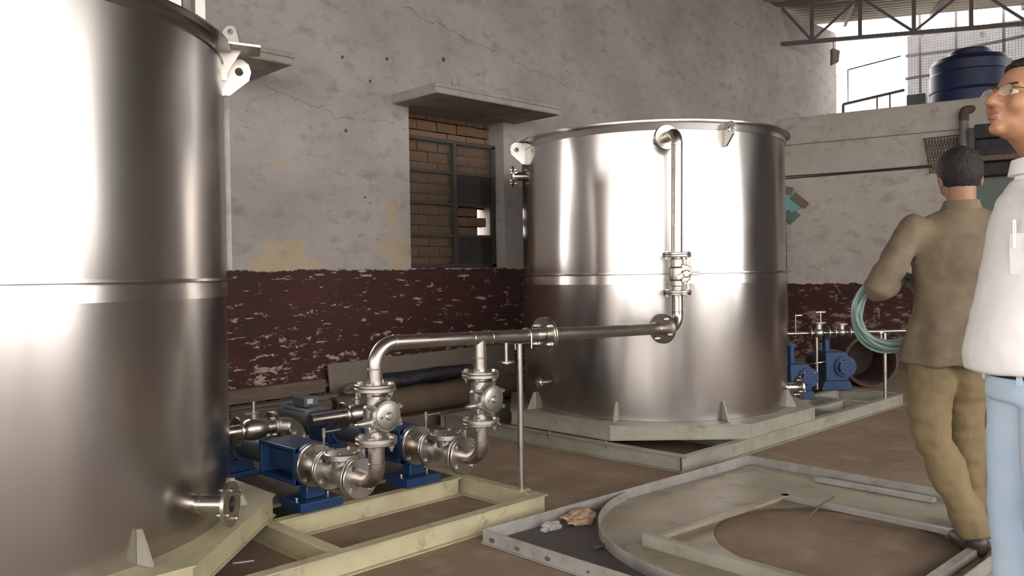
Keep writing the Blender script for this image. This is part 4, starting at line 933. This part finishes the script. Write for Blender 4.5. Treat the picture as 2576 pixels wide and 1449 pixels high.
def hair_cap(name, parent, c, f, l, u, keep, sc=1.05, mtl='hair'):
    bm = bmesh.new(); bmesh.ops.create_icosphere(bm, subdivisions=5, radius=1)
    R3 = (.098 * sc + .004, .077 * sc + .006, .09 * sc + .008); kill = []
    for v in bm.verts:
        q = V((v.co.x * R3[0] - .008, v.co.y * R3[1], v.co.z * R3[2] + .035))
        if not keep(q): kill.append(v)
        k = 1 + .03 * noise.noise(v.co * 9) + .015 * noise.noise(v.co * 25)
        q = V((v.co.x * R3[0] * k - .008, v.co.y * R3[1] * k, v.co.z * R3[2] * k + .035)); v.co = c + f * q.x + l * q.y + u * q.z - root_loc(parent)
    bmesh.ops.delete(bm, geom=kill, context='VERTS'); me = bpy.data.meshes.new(name); bm.to_mesh(me); bm.free()
    me.polygons.foreach_set('use_smooth', [True] * len(me.polygons)); me.materials.append(MATS[mtl])
    o = bpy.data.objects.new(name, me); COL.objects.link(o); o.parent = parent; s = o.modifiers.new('thick', 'SOLIDIFY'); s.thickness = .012; s.offset = -1; return o

# ---- the man in khaki, seen from behind, walking away with a hose coil over his left arm
f = (FW * .97 + RT * .24).normalized(); l = UP.cross(f)
kb = thing('person', 'man in khaki work clothes walking away with a hose coil on his arm', 'person', at(3.52, 1.90, 0))
K = lambda fwd, px, z: at(fwd, px, z)
neck, pel = K(3.50, 1.915, 1.47), K(3.50, 1.862, .90)
shL, elL, wrL = K(3.50, 1.715, 1.365), K(3.42, 1.505, 1.11), K(3.66, 1.725, 1.165)
shR, elR, wrR = K(3.52, 2.105, 1.37), K(3.55, 2.17, 1.10), K(3.62, 2.15, .86)
hipL, knL, anL = K(3.50, 1.79, .86), K(3.50, 1.775, .49), K(3.40, 1.905, .11)
hipR, knR, anR = K(3.52, 1.94, .86), K(3.62, 1.985, .48), K(3.66, 2.03, .10)
def torso_rings(pts):    # (z, centre right, centre fwd, half width, half depth)
    return [(at(fw, r, z), l * w, f * d) for z, r, fw, w, d in pts]
hc_ = K(3.53, 1.925, 1.585); hu = (UP * .985 + f * .17).normalized(); hf = (f - hu * f.dot(hu)).normalized()
m = MB()
loft(m, torso_rings([(.84, 1.862, 3.5, .14, .10), (1.0, 1.872, 3.5, .135, .095), (1.15, 1.885, 3.5, .15, .10), (1.30, 1.90, 3.5, .165, .09), (1.38, 1.908, 3.5, .14, .07), (1.44, 1.912, 3.5, .07, .05)]))
m.tube([K(3.50, 1.915, 1.40), K(3.505, 1.918, 1.50), K(3.515, 1.922, 1.57)], [.062, .056, .058], 18)
hh = head(m, hc_, hf, UP.cross(hf).normalized(), hu)
limb(m, [shL, elL, wrL], [.042, .034, .028]); limb(m, [shR, elR, wrR], [.042, .036, .028])
hand(m, wrL, (RT * .75 + FW * .5), V((0, 0, 1))); hand(m, wrR, V((0, 0, -1)) + f * .15, RT)
limb(m, [hipL, knL, anL], [.075, .052, .036]); limb(m, [hipR, knR, anR], [.075, .052, .036])
blob(m, 'body', 'skin_dark', kb, .0075, 3)
m = MB()
loft(m, torso_rings([(.795, 1.856, 3.5, .205, .165), (.88, 1.862, 3.5, .192, .155), (1.02, 1.876, 3.5, .160, .122), (1.15, 1.887, 3.5, .175, .125), (1.29, 1.90, 3.5, .202, .125), (1.37, 1.905, 3.5, .205, .110), (1.42, 1.91, 3.5, .15, .085), (1.455, 1.913, 3.5, .085, .072)]))
limb(m, [shL + UP * .01, elL, elL.lerp(wrL, .80)], [.068, .052, .046]); limb(m, [shR + UP * .01, elR, elR.lerp(wrR, .72)], [.068, .060, .050])
blob(m, 'work_shirt', 'khaki_shirt', kb, .011, 5, folds(.014, 6, (1.7, 1.7, .7)))
m = MB(); loft(m, [(K(3.503, 1.915, 1.435), l * .088, f * .075), (K(3.505, 1.917, 1.475), l * .072, f * .066), (K(3.505, 1.918, 1.49), l * .068, f * .062)]); m.build('collar', 'khaki_shirt', kb, smooth=60)
m = MB()
loft(m, torso_rings([(.79, 1.860, 3.5, .158, .12), (.86, 1.862, 3.5, .150, .118), (.93, 1.864, 3.5, .14, .11)]))
limb(m, [hipL, hipL.lerp(knL, .5), knL, knL.lerp(anL, .6), anL + UP * .02], [.092, .092, .078, .072, .074]); limb(m, [hipR, hipR.lerp(knR, .5), knR, knR.lerp(anR, .6), anR + UP * .02], [.092, .092, .078, .072, .074])
blob(m, 'trousers', 'khaki_trousers', kb, .011, 5, folds(.014, 7, (1, 1, 1.3)))
hair_cap('hair', kb, hc_, hf, UP.cross(hf).normalized(), hu, lambda q: (q.x < .045 or q.z > .07) and q.z > -.055 + max(0, q.x + .05) * .5, 1.06)
for an, d, yaw in ((anL, (f * .9 - RT * .2).normalized(), 0), (anR, f, 0)):
    m = MB(); b = V((an.x, an.y, .0)); sd = UP.cross(d)
    ell(m, b + d * .06 + V((0, 0, .042)), d, sd, UP, (.135, .048, .040)); ell(m, b + d * -.02 + V((0, 0, .07)), d, sd, UP, (.055, .042, .05))
    m2 = MB(); [m2.add([V((q.x, q.y, max(q.z, .0185))) for q in m.v], m.f)]; blob(m2, 'shoe', 'leather', kb, .008, 3)
# hose coil
hs = MB(); cpos = K(3.62, 1.67, 1.01)
ex, ez, ey = (RT * .97 + FW * .22).normalized(), V((0, 0, 1)), (FW * .97 - RT * .22).normalized()
pts = []; turns = 8; nseg = 44
for i in range(turns * nseg + 1):
    t = i / nseg; a = math.pi * .55 + 2 * math.pi * t; k = int(t)
    rx = .178 + .018 * math.sin(k * 2.1 + 1) + .006 * math.sin(3 * a + k); rzz = .140 + .018 * math.sin(k * 1.3)
    sag = 1.0 + .14 * (1 if math.sin(a) < 0 else 0) * (-math.sin(a))
    pts.append(cpos + ex * (rx * math.cos(a)) + ez * (rzz * sag * math.sin(a) + .004 * k) + ey * (.030 * math.sin(k * 1.7) + .012 * math.sin(2 * a)))
tail = [pts[-1] + (ex * -.02 + ez * -.05 * j - ex * -.012 * j * j) for j in range(1, 7)]
hs.tube(pts, .0075, 8); ho = onething(hs, 'hose_coil', 'hose', 'coil of translucent teal hose hanging from the khaki man\'s left arm', 'hose')

# ---- the man in the white shirt at the right edge, in profile looking up
f = (RT * -.99 + FW * .10).normalized(); l = UP.cross(f)
wb = thing('person', 'man in white shirt and light blue jeans cropped by the right edge', 'person', at(2.34, 1.51, 0))
W0 = at(2.34, 1.512, 0)
Wp = lambda x, y, z: W0 + f * x + l * y + UP * z
hf = (RT * -.985 - FW * .17); hf = (hf * .95 + UP * .31).normalized(); hl = UP.cross(hf).normalized(); hu = hf.cross(hl).normalized()
hc_ = at(2.33, 1.462, 1.662)
m = MB()
R2 = lambda z, x, w, d: (Wp(x, 0, z), l * w, f * d)
loft(m, [R2(.86, .0, .155, .11), R2(1.0, .01, .15, .12), R2(1.15, .005, .16, .115), R2(1.32, -.01, .185, .11), R2(1.42, -.02, .17, .085), R2(1.48, -.025, .08, .06)])
m.tube([Wp(-.03, 0, 1.42), Wp(-.015, 0, 1.52), hc_ - hu * .06 - hf * .02], [.066, .060, .060], 18)
hh = head(m, hc_, hf, hl, hu)
sL, eL, wL = Wp(-.03, .20, 1.42), Wp(-.13, .26, 1.13), Wp(.01, .185, .875)
sR, eR, wR = Wp(-.06, -.18, 1.41), Wp(-.12, -.23, 1.13), Wp(-.06, -.23, .88)
limb(m, [sL, eL, wL], [.052, .043, .030]); limb(m, [sR, eR, wR], [.052, .043, .030])
hand(m, wL, V((0, 0, -1)) + f * .55 - l * .2, l, 1); hand(m, wR, V((0, 0, -1)) + f * .2, -l, -1)
hpL, kL, aL = Wp(.0, .09, .88), Wp(.015, .10, .48), Wp(-.02, .10, .09)
hpR, kR, aR = Wp(.0, -.09, .88), Wp(.015, -.11, .48), Wp(-.01, -.12, .09)
limb(m, [hpL, kL, aL], [.08, .054, .038]); limb(m, [hpR, kR, aR], [.08, .054, .038])
blob(m, 'body', 'skin', wb, .006, 3)
m = MB()
loft(m, [R2(.905, .025, .195, .172), R2(.96, .03, .19, .175), R2(1.05, .025, .182, .165), R2(1.17, .01, .185, .148), R2(1.31, -.008, .205, .135), R2(1.40, -.018, .20, .112), R2(1.45, -.024, .14, .085), R2(1.485, -.024, .085, .076)])
limb(m, [sL, sL.lerp(eL, .5), sL.lerp(eL, .95)], [.082, .076, .074]); limb(m, [sR, sR.lerp(eR, .5), sR.lerp(eR, .95)], [.082, .076, .074])
blob(m, 'white_shirt', 'white_shirt', wb, .009, 5, folds(.006, 7, (1, 1, 1.2)))
m = MB(); loft(m, [(Wp(-.02, 0, 1.45), l * .092, f * .088), (Wp(-.008, 0, 1.49), l * .074, f * .074), (Wp(-.004, 0, 1.512), l * .071, f * .070), (Wp(-.002, 0, 1.508), l * .079, f * .080), (Wp(-.012, 0, 1.465), l * .098, f * .098)]); m.build('shirt_collar', 'white_shirt', wb, smooth=60)
m = MB()
loft(m, [R2(.82, .0, .178, .138), R2(.88, .002, .178, .135), R2(.945, .0, .168, .130)])
limb(m, [hpL + V((0, 0, -.04)), hpL.lerp(kL, .5), kL, kL.lerp(aL, .6), aL + V((0, 0, -.01))], [.105, .098, .085, .082, .084]); limb(m, [hpR + V((0, 0, -.04)), hpR.lerp(kR, .5), kR, kR.lerp(aR, .6), aR + V((0, 0, -.01))], [.105, .098, .085, .082, .084])
blob(m, 'jeans', 'jeans', wb, .009, 4, folds(.005, 8, (1, 1, 1.6)))
m = MB(); n = 56; ring = []
for k in range(n):
    a = 2 * math.pi * k / n; ring.append(l * (.180 * math.cos(a)) + f * (.141 * math.sin(a)))
vs = []
for z, g in ((.892, 1.0), (.892, 1.02), (.932, 1.02), (.932, 1.0)):
    for q in ring: vs.append(Wp(0, 0, z) + q * g)
m.add(vs, [(i * n + k, i * n + (k + 1) % n, ((i + 1) % 4) * n + (k + 1) % n, ((i + 1) % 4) * n + k) for i in range(4) for k in range(n)])
m.build('belt', 'belt', wb, smooth=60)
for a in (.95, 1.9, -.2):
    p = Wp(0, 0, .91) + (l * (.180 * math.cos(a)) + f * (.141 * math.sin(a))) * 1.03; nn = (l * math.cos(a) + f * math.sin(a)).normalized()
    m = MB(); m.bar(p - UP * .032, p + UP * .03, .016, .006, nn); m.build('belt_loop', 'jeans', wb, smooth=0)
for an, d in ((aL, f), (aR, (f - l * .3).normalized())):
    m = MB(); b = V((an.x, an.y, 0)); sd = UP.cross(d); ell(m, b + d * .065 + V((0, 0, .042)), d, sd, UP, (.14, .048, .042)); ell(m, b - d * .02 + V((0, 0, .065)), d, sd, UP, (.055, .044, .05))
    m2 = MB(); m2.add([V((q.x, q.y, max(q.z, .004))) for q in m.v], m.f); blob(m2, 'shoe', 'leather', wb, .008, 3)
hair_cap('hair', wb, hc_, hf, hl, hu, lambda q: (q.x < .05 or q.z > .085) and q.z > -.05 + max(0, q.x + .05) * .6, 1.05)
for s in (-1, 1):
    m = MB(); ell(m, hh(.073, s * .031, .0), hf, hl, hu, (.012, .015, .010)); ey_ = m.build('eye', 'eye_white', wb)
    m = MB(); ell(m, hh(.083, s * .031, .001), hf, hl, hu, (.003, .006, .006)); m.build('iris', 'eye_dark', ey_)
    m = MB(); ell(m, hh(.086, s * .03, .021), hf, hl, hu, (.006, .024, .004)); m.build('eyebrow', 'hair', wb)
m = MB(); ell(m, hh(.0935, 0, -.0605), hf, hl, hu, (.010, .019, .006)); ell(m, hh(.0915, 0, -.0745), hf, hl, hu, (.010, .017, .007)); m.build('lips', 'lips', wb)
gl = MB(); gls = thing('glasses', 'thin gold rimmed glasses worn by the man in the white shirt', 'glasses', hh(.1, 0, 0))
for s in (-1, 1):
    c = hh(.104, s * .033, -.002); m = MB(); m.tube([c + hl * (.025 * math.cos(2 * math.pi * k / 28)) + hu * (.017 * math.sin(2 * math.pi * k / 28)) - hf * .004 * abs(math.cos(2 * math.pi * k / 28)) for k in range(29)], .0013, 6, caps=False); m.build('rim', 'gold_wire', gls)
    m = MB(); m.lathe([(0, 0), (.0245, 0), (.0245, .001), (0, .001)], c, hf, 28, sx=1, sy=.68); m.build('lens', 'lens', gls)
    m = MB(); m.tube([c + hl * s * .026, hh(.085, s * .068, .004), hh(.0, s * .088, .006), hh(-.025, s * .088, -.01)], .0016, 6); m.build('temple', 'gold_wire', gls)
m = MB(); m.tube([hh(.108, -.009, .004), hh(.112, 0, .008), hh(.108, .009, .004)], .0013, 6); m.build('bridge', 'gold_wire', gls)
# chest pocket with pen and phone
pc = Wp(0, 0, 0); a = .85; nn = (l * math.cos(a) + f * math.sin(a)).normalized(); tt = UP.cross(nn)
base = Wp(-.006, 0, 1.235) + l * (.198 * math.cos(a)) + f * (.142 * math.sin(a)); base = base + nn * .004
m = MB(); m.bar(base - UP * .055, base + UP * .06, .10, .006, nn); m.build('shirt_pocket', 'white_shirt', wb, smooth=0, bevel=.002)
m = MB(); m.cyl(base + UP * .02 - tt * .035 + nn * .004, base + UP * .095 - tt * .035 + nn * .003, .005, 10); m.cyl(base + UP * .04 - tt * .035 + nn * .009, base + UP * .09 - tt * .035 + nn * .009, .002, 6)
onething(m, 'pen', 'bolt_steel', 'silver pen clipped in the white shirt pocket', 'pen')
m = MB(); m.bar(base + UP * .0 + tt * .012 + nn * .003, base + UP * .072 + tt * .022 + nn * .003, .045, .008, nn); onething(m, 'phone', 'belt', 'black phone peeping out of the white shirt pocket', 'phone', 0, .002)
